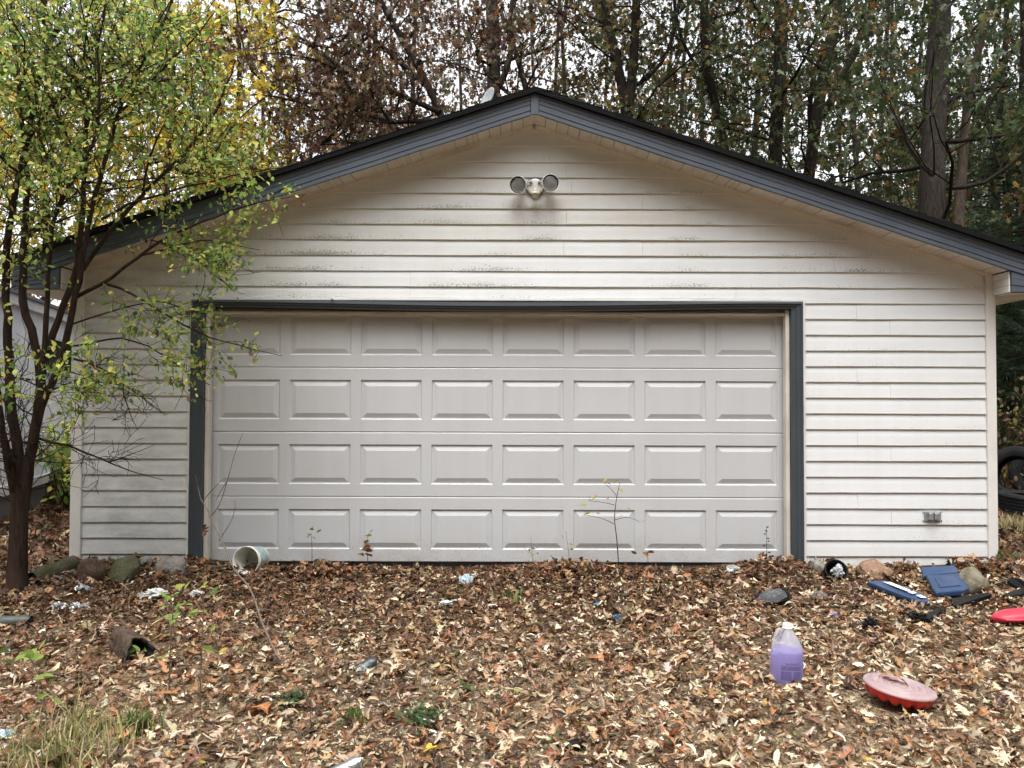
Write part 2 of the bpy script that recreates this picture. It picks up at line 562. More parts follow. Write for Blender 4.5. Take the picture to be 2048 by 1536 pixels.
# ------------------------------------------------------------------ leaf shapes
def oak_template(seed, curl, cup, twist, stem=True, lite=False):
    r = np.random.default_rng(seed)
    st = [(0.0, 0.02), (0.12, 0.045), (0.22, 0.20), (0.30, 0.06), (0.47, 0.36), (0.52, 0.075), (0.72, 0.33), (0.73, 0.085), (0.87, 0.15), (1.0, 0.004)]
    if lite: st = [st[0], st[2], st[3], st[4], st[5], (0.76, 0.30), st[9]]
    last = len(st) - 1
    c, l, rr = [], [], []
    for k, (t, w) in enumerate(st):
        wl_, wr_ = w * r.uniform(0.8, 1.2), w * r.uniform(0.8, 1.2)
        lobe = w > 0.13 and k < last
        f = 0.10 if lobe else 0.0
        ct = t
        c.append((0, min(1, ct)))
        l.append((-wl_, t + f * r.uniform(0.4, 1.2)))
        rr.append((wr_, t + f * r.uniform(0.4, 1.2)))
    n = len(st)
    P = np.array(c + l + rr, float)
    lat = np.array([0.0] * n + [1.0] * 2 * n)
    T = []
    for i in range(n - 1):
        T += [(i, i + 1, n + i + 1), (i, n + i + 1, n + i), (i, 2 * n + i, 2 * n + i + 1), (i, 2 * n + i + 1, i + 1)]
    x, y = P[:, 0], P[:, 1] - 0.5
    V = np.zeros((len(P), 3))
    # cross curl then length curl
    ph = cup * np.abs(x)
    X = np.where(np.abs(cup) > 1e-3, np.sign(x) * np.sin(ph) / (cup + 1e-9), x)
    Z = np.where(np.abs(cup) > 1e-3, (1 - np.cos(ph)) / (cup + 1e-9), 0)
    al = curl * y
    Y = np.sin(al) / (curl + 1e-9)
    Z2 = (1 - np.cos(al)) / (curl + 1e-9)
    V[:, 0], V[:, 1], V[:, 2] = X, Y - Z * np.sin(al) * 0.6, Z * np.cos(al) + Z2
    tw = twist * y
    xx = V[:, 0] * np.cos(tw) - V[:, 2] * np.sin(tw); zz = V[:, 0] * np.sin(tw) + V[:, 2] * np.cos(tw)
    V[:, 0], V[:, 2] = xx, zz
    V += r.normal(0, 0.018, V.shape)
    if stem:
        b = len(V)
        p0 = V[0]
        dv = V[0] - V[1]; dv = dv / (np.linalg.norm(dv) + 1e-9)
        side = np.array([0.010, 0, 0.004])
        V = np.concatenate([V, [p0 - side, p0 + side, p0 + dv * 0.22 + [0.01, 0, 0.03]]])
        lat = np.concatenate([lat, [0, 0, 0]])
        T.append((b, b + 1, b + 2))
    return V, np.array(T), lat


OAK = []
for k in range(18):
    r_ = np.random.default_rng(100 + k)
    OAK.append(oak_template(k, r_.choice([-1, 1]) * r_.uniform(0.4, 2.6), r_.choice([-1, 1, 1]) * r_.uniform(0.3, 4.2), r_.uniform(-1.2, 1.2)))


def star_template(seed):
    """pointed-lobed tree leaf with few faces"""
    r = np.random.default_rng(seed)
    pts = [(0, 0)]
    out = []
    lob = [(-0.05, 0.05), (-0.34, 0.26), (-0.12, 0.36), (-0.40, 0.62), (-0.13, 0.64), (0.0, 1.0), (0.14, 0.62), (0.41, 0.58), (0.11, 0.38), (0.32, 0.22), (0.05, 0.05)]
    for (a, b) in lob:
        out.append((a * r.uniform(0.8, 1.2), b + r.uniform(-0.04, 0.04)))
    P = [(0, 0.45)] + out
    V = np.array([(x, y, 0.0) for x, y in P])
    V[:, 2] = 0.35 * np.abs(V[:, 0]) * r.choice([-1, 1]) + r.normal(0, 0.05, len(V)) - 0.25 * V[:, 1] ** 2
    n = len(out)
    T = [(0, i + 1, (i + 1) % n + 1) for i in range(n)]
    lat = np.array([0.5] + [1.0] * n)
    return V, np.array(T), lat


STAR = [star_template(s) for s in range(6)]


def ovate_template(seed, w=0.30):
    r = np.random.default_rng(seed)
    st = [(0.0, 0.0), (0.22, 0.8), (0.5, 1.0), (0.78, 0.65), (1.0, 0.0)]
    fold = r.uniform(0.1, 0.5); bend = r.uniform(-0.5, 0.3)
    V, lat = [], []
    for t, k in st:
        z = bend * (t - 0.3) ** 2
        V += [(0, t, z), (-w * k, t + 0.03, z + fold * w * k), (w * k, t + 0.03, z + fold * w * k)]
        lat += [0, 1, 1]
    T = []
    for i in range(4):
        a = 3 * i
        T += [(a, a + 3, a + 4), (a, a + 4, a + 1), (a, a + 2, a + 5), (a, a + 5, a + 3)]
    V += [(-0.012, 0, 0), (0.012, 0, 0), (0, -0.25, 0.03)]
    lat += [0, 0, 0]
    T.append((15, 16, 17))
    return np.array(V, float), np.array(T), np.array(lat, float)


OVATE = [ovate_template(s, 0.27 + 0.03 * (s % 3)) for s in range(8)]
LONGLEAF = [ovate_template(s + 40, 0.16) for s in range(4)]


def rot_mats(yaw, tilt, roll):
    cy, sy = np.cos(yaw), np.sin(yaw); ct, st_ = np.cos(tilt), np.sin(tilt); cr, sr = np.cos(roll), np.sin(roll)
    n = len(yaw); o = np.zeros(n); i = np.ones(n)
    Rz = np.stack([np.stack([cy, -sy, o], 1), np.stack([sy, cy, o], 1), np.stack([o, o, i], 1)], 1)
    Rx = np.stack([np.stack([i, o, o], 1), np.stack([o, ct, -st_], 1), np.stack([o, st_, ct], 1)], 1)
    Ry = np.stack([np.stack([cr, o, sr], 1), np.stack([o, i, o], 1), np.stack([-sr, o, cr], 1)], 1)
    return Rz @ Rx @ Ry


def leaf_batch(name, templ, idx, RM, P, S, C, m, parent=None, loc=None):
    Vs, Ts, Cs, Ls, n0 = [], [], [], [], 0
    for k, (V, T, lat) in enumerate(templ):
        w = np.nonzero(idx == k)[0]
        if not len(w): continue
        Q = np.einsum('nij,vj->nvi', RM[w], V) * S[w][:, None, None] + P[w][:, None, :]
        nv = len(V)
        Vs.append(Q.reshape(-1, 3))
        Ts.append((T[None] + (np.arange(len(w)) * nv)[:, None, None] + n0).reshape(-1, 3))
        Cs.append(np.repeat(C[w], nv, 0)); Ls.append(np.tile(lat, len(w)))
        n0 += nv * len(w)
    return trimesh(name, np.concatenate(Vs), np.concatenate(Ts), m, parent, np.concatenate(Cs), np.concatenate(Ls), loc=loc)


def pick(pal, n, r=rng, jit=0.18):
    """pal: list of (weight, colour)"""
    w = np.array([p[0] for p in pal], float); w /= w.sum()
    k = r.choice(len(pal), n, p=w)
    C = np.array([p[1] for p in pal], float)[k]
    return np.clip(C * (1 + r.normal(0, jit, (n, 1))) * (1 + r.normal(0, 0.05, (n, 3))), 0.004, 0.85), k


# ================================================================== THE GROUND
xs = np.unique(np.concatenate([np.linspace(-150, -8, 24), np.linspace(-8, 8, 130), np.linspace(8, 150, 24)]))
ys = np.unique(np.concatenate([np.linspace(-60, -6, 14), np.linspace(-6, 3, 90), np.linspace(3, 200, 50)]))
gx, gy = np.meshgrid(xs, ys)
gz = ground_h(gx, gy)
nx, ny = len(xs), len(ys)
ii = (np.arange(ny - 1)[:, None] * nx + np.arange(nx - 1)[None, :]).ravel()
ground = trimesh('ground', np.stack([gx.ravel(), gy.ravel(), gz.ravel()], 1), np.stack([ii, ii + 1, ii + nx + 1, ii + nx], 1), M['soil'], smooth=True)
tag(ground, 'soil and gravel yard under the fallen leaves', None, None, 'structure')

# ================================================================== THE GARAGE
WY = -0.12                      # face of the siding
XL, XR = -3.56, 3.92            # outer corners
XRIDGE = 0.172
SL = 0.328                      # roof slope
FY = WY - 0.25                  # face of the rake fascia
BACK = 7.2
Z_APEX_F = 3.742                # top of the fascia at the ridge
DX0, DX1 = -2.50, 2.264         # clear opening
TX0, TX1 = -2.600, 2.354         # outer edge of the blue trim
HZ = 2.150                      # top of the blue header
garage = thing('garage', (XRIDGE, WY, 0.0), 'cream vinyl-sided garage with a wide white panelled door and blue-grey gable trim', 'garage')


def soffit_z(x):
    return Z_APEX_F - 0.146 - SL * abs(x - XRIDGE)


# dark inner walls behind the siding (a box, open only where the door sits)
V, F = [], []
zt = soffit_z(XL)
def quad(a, b, c, d):
    n = len(V); V.extend([a, b, c, d]); F.append((n, n + 1, n + 2, n + 3))
yb, yi = BACK, WY + 0.020
quad((XL + .02, yi, -0.3), (TX0 + .03, yi, -0.3), (TX0 + .03, yi, 2.3), (XL + .02, yi, 2.3))
quad((TX1 - .03, yi, -0.3), (XR - .02, yi, -0.3), (XR - .02, yi, 2.3), (TX1 - .03, yi, 2.3))
quad((TX0 + .03, yi, HZ - .03), (TX1 - .03, yi, HZ - .03), (TX1 - .03, yi, 2.3), (TX0 + .03, yi, 2.3))
V += [(XL + .02, yi, 2.3), (XR - .02, yi, 2.3), (XR - .02, yi, soffit_z(XR) + .014), (XRIDGE, yi, Z_APEX_F - .13), (XL + .02, yi, soffit_z(XL) + .014)]
F.append(tuple(range(len(V) - 5, len(V))))
quad((XL + .02, yb, -0.3), (XL + .02, yi, -0.3), (XL + .02, yi, zt + .1), (XL + .02, yb, zt + .1))
quad((XR - .02, yi, -0.3), (XR - .02, yb, -0.3), (XR - .02, yb, zt + .1), (XR - .02, yi, zt + .1))
quad((XR - .02, yb, -0.3), (XL + .02, yb, -0.3), (XL + .02, yb, zt + .1), (XR - .02, yb, zt + .1))
V += [(XR - .02, yb, zt + .1), (XL + .02, yb, zt + .1), (XRIDGE, yb, Z_APEX_F - .05)]
F.append(tuple(range(len(V) - 3, len(V))))
mesh('wall', V, F, M['cream'], garage)

EXPO = 0.1278
Z0 = 2.138 - 17 * EXPO


def plank(xa_b, xb_b, xa_t, xb_t, z, h, seed, y0=WY):
    """one lap of vinyl from z to z+h: a tilted face with a rolled bottom lip"""
    r = np.random.default_rng(seed)
    L = max(xb_b, xb_t) - min(xa_b, xa_t)
    n = max(2, int(L / 0.28) + 1)
    prof = [(0.012, 0.000, 0.0), (-0.0050, 0.000, 0.0), (-0.0076, 0.005, 0.04), (-0.0045, 0.28 * h, 0.28), (-0.001, 0.62 * h, 0.62), (0.0055, h * 0.985, 0.985), (0.0065, h + 0.004, 1.0)]
    w = np.cumsum(r.normal(0, 0.0007, n)); w -= np.linspace(w[0], w[-1], n)
    wz = r.normal(0, 0.0008, n)
    V, lap = [], []
    for j in range(n):
        t = j / (n - 1)
        for (dy, dz, lp) in prof:
            f = min(1, dz / h)
            xa = xa_b + (xa_t - xa_b) * f; xb = xb_b + (xb_t - xb_b) * f
            V.append((xa + (xb - xa) * t, y0 + dy + w[j] * (1 - lp), z + dz + (wz[j] if lp < 0.1 else 0)))
            lap.append(lp)
    m_ = len(prof)
    F = [(j * m_ + k, (j + 1) * m_ + k, (j + 1) * m_ + k + 1, j * m_ + k + 1) for j in range(n - 1) for k in range(m_ - 1)]
    F.append(tuple(range(m_)))
    F.append(tuple(reversed(range((n - 1) * m_, n * m_))))
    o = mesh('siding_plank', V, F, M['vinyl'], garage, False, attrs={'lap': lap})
    return o


PX0, PX1 = XL + 0.085, XR - 0.075
sd_ = 0
JO = {18: [0.05 - 0.88], 19: [0.42 + 2.2], 20: [0.42, 1.06], 21: [0.42 - 0.62, 2.35], 22: [-1.9, 0.44], 23: [1.06], 24: [0.48], 25: [-0.55, 0.44], 26: [0.30], 17: [1.82, -0.83]}
for k in range(0, 29):
    z = Z0 + k * EXPO
    h = EXPO
    if z + 0.02 > soffit_z(XRIDGE) - 0.02: break
    if k < 17:
        # the lowest laps stop at the trim of the door
        for a, b, jj in ((PX0, TX0 - 0.022, []), (TX1 + 0.022, PX1, [2.80 + 0.27 * ((k * 7) % 4)] if k % 4 in (0, 3) else [])):
            cuts = [a] + jj + [b]
            for q in range(len(cuts) - 1):
                sd_ += 1
                plank(cuts[q], cuts[q + 1] - (0.0015 if q < len(cuts) - 2 else 0), cuts[q], cuts[q + 1] - (0.0015 if q < len(cuts) - 2 else 0), z, h, sd_, WY - 0.0009 * q)
    else:
        zc = z
        zz = z + h
        def lim(zq):
            w_ = (Z_APEX_F - 0.150 - zq) / SL
            return max(XRIDGE - w_ , PX0), min(XRIDGE + w_, PX1)
        zz = min(zz, soffit_z(XRIDGE) - 0.005)
        a_b, b_b = lim(z); a_t, b_t = lim(zz)
        cuts = [None] + [j for j in JO.get(k, []) if a_t + 0.2 < j < b_t - 0.2] + [None]
        cuts = [cuts[0]] + sorted(cuts[1:-1]) + [cuts[-1]]
        z_, hh = z, zz - z
        for q in range(len(cuts) - 1):
            sd_ += 1
            xa_b = a_b if cuts[q] is None else cuts[q]; xa_t = a_t if cuts[q] is None else cuts[q]
            xb_b = b_b if cuts[q + 1] is None else cuts[q + 1] - 0.0015; xb_t = b_t if cuts[q + 1] is None else cuts[q + 1] - 0.0015
            if k == 17:
                # notch: the lap over the header starts above the trim
                pass
            if k > 17:
                plank(xa_b, xb_b, xa_t, xb_t, z_, hh, sd_, WY - 0.0009 * (q % 2))
            else:
                a_, b_ = TX0 - 0.022, TX1 + 0.022
                for c0_, c1_, up_ in ((xa_b, min(xb_b, a_), 0.0), (max(xa_b, a_), min(xb_b, b_), 0.034), (max(xa_b, b_), xb_b, 0.0)):
                    if c1_ - c0_ > 0.02:
                        sd_ += 1
                        plank(c0_, c1_, c0_, c1_, z_ + up_, hh - up_, sd_, WY)
# corner posts, starter strip and the channels round the trim
zc = soffit_z(XL)
for nm, a, b in (('corner_post', XL, XL + 0.088), ('corner_post', XR - 0.078, XR)):
    Vp, Fp = box_vf(a, b, WY - 0.024, WY + 0.07, -0.05, soffit_z(a if a < 0 else b) + 0.03)
    bevel(mesh(nm, Vp, Fp, M['post'], garage), 0.006)
for a, b in ((TX0 - 0.024, TX0 - 0.002), (TX1 + 0.002, TX1 + 0.024)):
    box('channel', a, b, WY - 0.019, WY + 0.01, -0.05, HZ + 0.02, M['post'], garage, 0.003)
box('channel', TX0 - 0.024, TX1 + 0.024, WY - 0.0175, WY + 0.01, HZ + 0.002, HZ + 0.021, M['post'], garage, 0.003)
# plain side walls
for sx, a in ((-1, XL), (1, XR)):
    box('side_wall', a - 0.002 if sx < 0 else a - 0.03, a + 0.03 if sx < 0 else a + 0.002, WY + 0.072, BACK, -0.2, soffit_z(a) + 0.05, M['post'], garage)

# blue trim: two stepped boards on each side, a sagging head
for a, b, s in ((TX0, DX0, 1), (DX1, TX1, -1)):
    o0, i0 = (a, b) if s > 0 else (b, a)
    w = i0 - o0
    prof = [(o0, WY + 0.02), (o0, WY - 0.034), (o0 + 0.22 * w, WY - 0.038), (o0 + 0.25 * w, WY - 0.030), (o0 + 0.58 * w, WY - 0.028), (o0 + 0.62 * w, WY - 0.020), (i0, WY - 0.016), (i0, WY + 0.085), (o0 + 0.4 * w, WY + 0.085)]
    V, F = extrude([(x, y, -0.03) for x, y in prof], (0, 0, HZ - 0.002 + 0.03))
    if s < 0: F = [f[::-1] for f in F]
    bevel(mesh('door_trim', V, F, M['blue'], garage), 0.003)
n = 26
hp = [(WY + 0.02, HZ), (WY - 0.036, HZ), (WY - 0.040, HZ - 0.017), (WY - 0.031, HZ - 0.020), (WY - 0.029, HZ - 0.036), (WY - 0.021, HZ - 0.039), (WY - 0.018, HZ - 0.058), (WY + 0.085, HZ - 0.058), (WY + 0.085, HZ - 0.03)]
V, F = [], []
for j in range(n):
    t = j / (n - 1); x = TX0 + 0.0015 + (TX1 - TX0 - 0.003) * t
    sag = -0.024 * math.sin(math.pi * min(1, max(0, (t - 0.05) / 0.9))) ** 1.3 + 0.003 * math.sin(9 * t)
    for (y, z) in hp:
        V.append((x, y, z + sag * (0.45 if z > HZ - 0.01 else 1.0)))
m_ = len(hp)
F = [(j * m_ + k, j * m_ + (k + 1) % m_, (j + 1) * m_ + (k + 1) % m_, (j + 1) * m_ + k) for j in range(n - 1) for k in range(m_)]
F += [tuple(range(m_))[::-1], tuple(range((n - 1) * m_, n * m_))]
mesh('door_trim', V, F, M['blue'], garage)
# cream stops inside the opening
for a, b in ((DX0 + 0.002, DX0 + 0.034), (DX1 - 0.034, DX1 - 0.002)):
    box('door_jamb', a, b, WY + 0.02, WY + 0.092, -0.03, HZ - 0.060, M['cream'], garage, 0.004)
box('door_jamb', DX0 + 0.036, DX1 - 0.036, WY + 0.03, WY + 0.094, HZ - 0.108, HZ - 0.084, M['cream'], garage, 0.004)

# ---- the door: four sections, eight stamped panels in each
DC, PW, PH, PITCHX, SH = -0.118, 0.508, 0.328, 0.587, 0.533
DY = 0.0
pane_me = None
DZ = 0.012
for s in range(4):
    z0 = DZ + s * SH + 0.0012; z1 = DZ + (s + 1) * SH - 0.0012
    xl, xr = DC - 2.435, DC + 2.435
    gx_ = [xl]
    for c in range(8):
        xc = DC + (c - 3.5) * PITCHX
        gx_ += [xc - PW / 2, xc + PW / 2]
    gx_ += [xr]
    zc_ = 0.5 * (z0 + z1) + 0.002
    gz_ = [z0, z0 + 0.006, zc_ - PH / 2, zc_ + PH / 2, z1 - 0.006, z1]
    dyz = [0.004, 0.0, 0.0, 0.0, 0.0, 0.004]
    V = [(x, DY + dyz[q], z) for q, z in enumerate(gz_) for x in gx_]
    nxp = len(gx_)
    F = [(q * nxp + p, q * nxp + p + 1, (q + 1) * nxp + p + 1, (q + 1) * nxp + p) for q in range(5) for p in range(nxp - 1) if not (q == 2 and p % 2 == 1)]
    b = len(V)
    V += [(xl, DY + 0.04, z0), (xr, DY + 0.04, z0), (xr, DY + 0.04, z1), (xl, DY + 0.04, z1)]
    F += [tuple(range(nxp))[::-1] + (b, b + 1), tuple(range(5 * nxp, 6 * nxp)) + (b + 2, b + 3), (b, b + 3, b + 2, b + 1)]
    sec = mesh('door_section', V, F, M['door'], garage)
    if pane_me is None:
        rings = [(0.0, 0.0), (0.003, 0.0025), (0.007, 0.011), (0.013, 0.0125), (0.017, 0.0115), (0.048, 0.0015), (0.052, 0.0)]
        PV, PF = [], []
        for (ins, dep) in rings:
            w_, h_ = PW / 2 - ins, PH / 2 - ins
            PV += [(-w_, dep, -h_), (w_, dep, -h_), (w_, dep, h_), (-w_, dep, h_)]
        for q in range(len(rings) - 1):
            for e in range(4):
                PF.append((4 * q + e, 4 * q + (e + 1) % 4, 4 * q + 4 + (e + 1) % 4, 4 * q + 4 + e))
        e = 4 * (len(rings) - 1)
        PF.append((e, e + 1, e + 2, e + 3))
        pane_me = bpy.data.meshes.new('door_panel')
        pane_me.from_pydata(PV, [], PF)
        pane_me.materials.append(M['door'])
    for c in range(8):
        o = link('door_panel', pane_me, sec)
        o.location = (np.array([DC + (c - 3.5) * PITCHX, DY, zc_]) - ORG[garage.name]).tolist()
box('bottom_seal', DC - 2.43, DC + 2.43, DY + 0.004, DY + 0.03, -0.03, DZ - 0.001, M['rubber'], garage)
box('threshold', DX0 - 0.05, DX1 + 0.05, WY + 0.0, WY + 0.5, -0.16, -0.035, M['rock_grey'], garage)

# ---- roof
EAVE = 0.34
XE0, XE1 = XL - EAVE, XR + EAVE
ROOF_F = FY - 0.045
for s in (-1, 1):
    xe = XE0 - 0.03 if s < 0 else XE1 + 0.03
    L = abs(xe - XRIDGE)
    ncr = 31
    top, bot = [], []
    for q in range(ncr):
        xa = L * q / ncr; xb = L * (q + 1) / ncr
        za = Z_APEX_F + 0.058 - SL * xa; zb = Z_APEX_F + 0.058 - SL * xb
        top += [(XRIDGE + s * xa, ROOF_F + 0.004 * ((q * 7) % 3), za - 0.004), (XRIDGE + s * xb, ROOF_F + 0.004 * ((q * 7) % 3), zb + 0.004)]
    bot = [(xe, ROOF_F, Z_APEX_F + 0.012 - SL * L), (XRIDGE, ROOF_F, Z_APEX_F + 0.012)]
    V, F = extrude(top + bot, (0, BACK + 0.4 - ROOF_F, 0))
    if s > 0: F = [f[::-1] for f in F]
    mesh('roof', V, F, M['black'] if False else plain('asphalt_shingle', (0.010, 0.010, 0.011), 0.95, 0.35, 60, 0.5, 0.1), garage)
    # drip edge and stepped aluminium fascia
    for (za, zb, dy) in ((0.010, -0.030, 0.006), (-0.0315, -0.078, 0.000), (-0.0795, -0.118, 0.0035), (-0.1195, -0.146, 0.0)):
        pass
    sec_ = [(FY + 0.02, 0.010), (FY - 0.010, 0.010), (FY - 0.010, -0.028), (FY - 0.0045, -0.031), (FY - 0.0045, -0.060), (FY - 0.0005, -0.064), (FY - 0.0005, -0.070), (FY - 0.0065, -0.074), (FY - 0.0065, -0.108), (FY - 0.001, -0.112), (FY - 0.001, -0.117), (FY - 0.008, -0.121), (FY - 0.008, -0.146), (FY + 0.02, -0.146)]
    x_in = XRIDGE + s * 0.034
    x_out = XE0 if s < 0 else XE1
    V, F = [], []
    nn = 24
    for j in range(nn):
        x = x_in + (x_out - x_in) * j / (nn - 1)
        dz = Z_APEX_F - SL * abs(x - XRIDGE) + 0.0016 * math.sin(j * 1.7 + s)
        for (y, z) in sec_:
            V.append((x, y, z + dz))
    m_ = len(sec_)
    for j in range(nn - 1):
        for k in range(m_):
            f = (j * m_ + k, j * m_ + (k + 1) % m_, (j + 1) * m_ + (k + 1) % m_, (j + 1) * m_ + k)
            F.append(f if s < 0 else f[::-1])
    F += [tuple(range(m_)), tuple(range((nn - 1) * m_, nn * m_))[::-1]]
    mesh('fascia', V, F, M['fascia'], garage)
    # boxed eave: blue gable end below the rake, white return, eave fascia, side soffit
    xc = XL + 0.015 if s < 0 else XR - 0.015
    zb = 2.205
    zr = lambda x: Z_APEX_F - 0.148 - SL * abs(x - XRIDGE)
    for q in range(3):
        f0, f1 = q / 3.0, (q + 1) / 3.0
        zt0 = zr(xc)
        a0, a1 = zb + (zr(xc) - zb) * f0, zb + (zr(xc) - zb) * f1 - 0.003
        c0, c1 = zb + (max(zr(x_out), zb + 0.02) - zb) * f0, zb + (max(zr(x_out), zb + 0.02) - zb) * f1 - 0.003
        P = [(xc, FY - 0.004 * (q % 2), a0), (x_out, FY - 0.004 * (q % 2), c0), (x_out, FY - 0.004 * (q % 2), c1), (xc, FY - 0.004 * (q % 2), a1)]
        if s < 0: P = P[::-1]
        V, F = extrude(P, (0, 0.018, 0))
        mesh('eave_box_front', V, [f[::-1] for f in F], M['fascia'], garage)
    for q in range(3):
        h_ = (zr(xc) - zb) / 3
        box('eave_return', min(xc, xc - s * 0.012) , max(xc, xc - s * 0.012), FY + 0.02, WY - 0.026, zb + q * h_, zb + (q + 1) * h_ - 0.002, M['post'], garage, 0.002)
    a, b = sorted((xc, x_out))
    for q in range(18):
        y0 = FY + 0.02 + q * 0.40
        box('eave_soffit', a + 0.002, b - 0.002, y0, y0 + 0.397, zb - 0.010, zb - 0.001, M['soffit'], garage, 0.003)
    box('eave_fascia', min(x_out, x_out + s * 0.02), max(x_out, x_out + s * 0.02), FY + 0.0205, BACK + 0.3, zb - 0.006, Z_APEX_F + 0.008 - SL * abs(x_out - XRIDGE), M['fascia'], garage)
    # rake soffit: narrow grooved slats, some of them perforated
    xw = XL if s < 0 else XR
    Ls = abs(xw - XRIDGE) - 0.02
    ns = 41
    wS = Ls / ns
    for q in range(ns):
        x0 = XRIDGE + s * (0.0008 + q * wS); x1 = XRIDGE + s * (0.0008 + (q + 1) * wS - 0.004)
        z0_, z1_ = soffit_z(x0) + 0.008, soffit_z(x1) + 0.008
        drop = -0.002 * ((q * 5) % 3)
        P = [(x0, FY + 0.021, z0_ + drop), (x1, FY + 0.021, z1_ + drop), (x1, FY + 0.021, z1_ + 0.014), (x0, FY + 0.021, z0_ + 0.014)]
        if s > 0: P = P[::-1]
        V, F = extrude(P, (0, (WY - 0.004) - (FY + 0.021), 0))
        if q % 6 == 5 and 'vent' not in M:
            t = NT('perforated_soffit')
            vo = t.node('ShaderNodeTexVoronoi'); vo.inputs['Scale'].default_value = 75; vo.inputs['Randomness'].default_value = 0.1
            t.l.new(t.obj(), vo.inputs['Vector'])
            M['vent'] = t.set(t.ramp(vo.outputs['Distance'], [(0.18, (0.05, 0.045, 0.04)), (0.30, (0.60, 0.56, 0.50))]), 0.5, 0.3)
        mesh('soffit_slat', V, F, M['vent'] if q % 6 == 5 else M['soffit'], garage)
    # trim that the gable siding dies into
    nn = 2
    P = [(XRIDGE + s * 0.012, 0, 0)]
    a = XRIDGE + s * 0.014; b = xw
    V, F = extrude([(a, WY - 0.016, soffit_z(a) - 0.030), (b, WY - 0.016, soffit_z(b) - 0.030), (b, WY - 0.016, soffit_z(b) + 0.006), (a, WY - 0.016, soffit_z(a) + 0.006)], (0, 0.018, 0))
    mesh('gable_channel', V, F if s < 0 else [f[::-1] for f in F], M['cream'], garage)
# cap over the joint at the ridge
cx = 0.030
P = [(XRIDGE - cx, FY - 0.0125, Z_APEX_F - SL * cx - 0.147), (XRIDGE, FY - 0.0125, Z_APEX_F - 0.152), (XRIDGE + cx, FY - 0.0125, Z_APEX_F - SL * cx - 0.147), (XRIDGE + cx, FY - 0.0125, Z_APEX_F - SL * cx + 0.008), (XRIDGE, FY - 0.0125, Z_APEX_F + 0.010), (XRIDGE - cx, FY - 0.0125, Z_APEX_F - SL * cx + 0.008)]
V, F = extrude(P, (0, 0.02, 0))
mesh('fascia_cap', V, F, M['fascia'], garage)

# ================================================================== FLOOD LIGHT
def tubes_obj(name, lists, m, parent, sides=10):
    tb = Tubes()
    for p, r in lists: tb.add(p, r, sides)
    return tb.build(name, m, parent)

fl = pt(1070, 372, 6.235)
fl[1] = WY - 0.008
flood = thing('flood_light', fl, 'twin-lamp outdoor flood light with a motion sensor under the gable peak', 'flood light')
x, y, z = fl
V, F = lathe([(0.0, 0.030), (0.045, 0.030), (0.064, 0.026), (0.069, 0.018), (0.070, 0.0)], 40, frame_to((0, -1, 0), (x, y, z - 0.012)))
mesh('base_plate', V, F, M['white_paint'], flood, True)
V, F = lathe([(0.0745, 0.012), (0.0745, 0.001), (0.069, 0.001)], 40, frame_to((0, -1, 0), (x, y, z - 0.012)))
mesh('gasket', V, F, M['rubber'], flood)
box('cover_strap', x - 0.013, x + 0.013, y - 0.036, y - 0.028, z - 0.058, z + 0.034, M['white_paint'], flood, 0.003)
tubes_obj('screw', [([(x, y - 0.034, z - 0.008), (x, y - 0.0385, z - 0.008)], [0.005, 0.004])], M['dark_gap'], flood)
LENS = NT('lamp_lens')
_n = LENS.noise(9, 3, 0.5)
LENS = LENS.set(LENS.ramp(_n, [(0.3, (0.16, 0.17, 0.17)), (0.7, (0.36, 0.38, 0.38))]), 0.22, 0.7, 0.35)
for s, du in ((-1, -34), (1, 31)):
    c = pt(1070 + du, 370 if s < 0 else 366, 6.10)
    ax = np.array([s * -0.0, 0, 0]) + (np.array([-0.30, -1.0, -0.22]) if s < 0 else np.array([0.20, -1.0, -0.16]))
    ax /= np.linalg.norm(ax)
    head_M = frame_to(ax, c) @ np.diag([1.12, 1.12, 1.0, 1.0])
    pr = [(0.012, -0.125), (0.020, -0.120), (0.024, -0.085), (0.034, -0.078), (0.050, -0.05), (0.060, -0.02), (0.0635, 0.0), (0.0635, 0.012), (0.0605, 0.012), (0.0595, -0.006)]
    V, F = lathe(pr, 36, head_M)
    h = mesh('lamp_head', V, F, M['white_paint'], flood, True)
    V, F = lathe([(0.0, 0.004), (0.02, 0.0035), (0.04, 0.0005), (0.052, -0.004), (0.0545, -0.010)], 36, head_M)
    mesh('lens', V, F, LENS, h, True)
    V, F = lathe([(0.0595, -0.008), (0.0545, -0.0115)], 36, head_M)
    mesh('rim', V, F, M['black'], h)
    back = c - ax * 0.11
    k0 = np.array([x + s * 0.030, y - 0.032, z + 0.012])
    tubes_obj('arm', [([k0, k0 + [s * 0.006, -0.02, 0.006], (k0 + back) / 2 + [0, -0.012, 0.01], back], [0.009, 0.010, 0.008, 0.011])], M['grey_metal'], flood)
    tubes_obj('lock_nut', [([k0 + [s * 0.002, -0.006, 0.002], k0 + [s * 0.004, -0.016, 0.004]], [0.0135, 0.0135])], M['grey_metal'], flood)
sc_ = np.array([x, y - 0.075, z - 0.092])
tubes_obj('sensor_arm', [([(x, y - 0.034, z - 0.045), (x, y - 0.05, z - 0.055), sc_ + [0, 0, 0.02]], [0.010, 0.009, 0.012])], M['sensor'], flood)
V, F = lathe([(0.0, 0.026), (0.022, 0.024), (0.031, 0.016), (0.033, 0.0), (0.029, -0.001)], 28, np.array(Matrix.Translation(sc_.tolist())))
se = mesh('sensor', V, F, M['sensor'], flood, True)
V, F = lathe([(0.028, 0.0), (0.028, -0.034), (0.022, -0.042), (0.0, -0.043)], 28, np.array(Matrix.Translation(sc_.tolist())))
mesh('lens', V, F, plain('sensor_window', (0.30, 0.29, 0.24), 0.3, 0.3, 90), se, True)

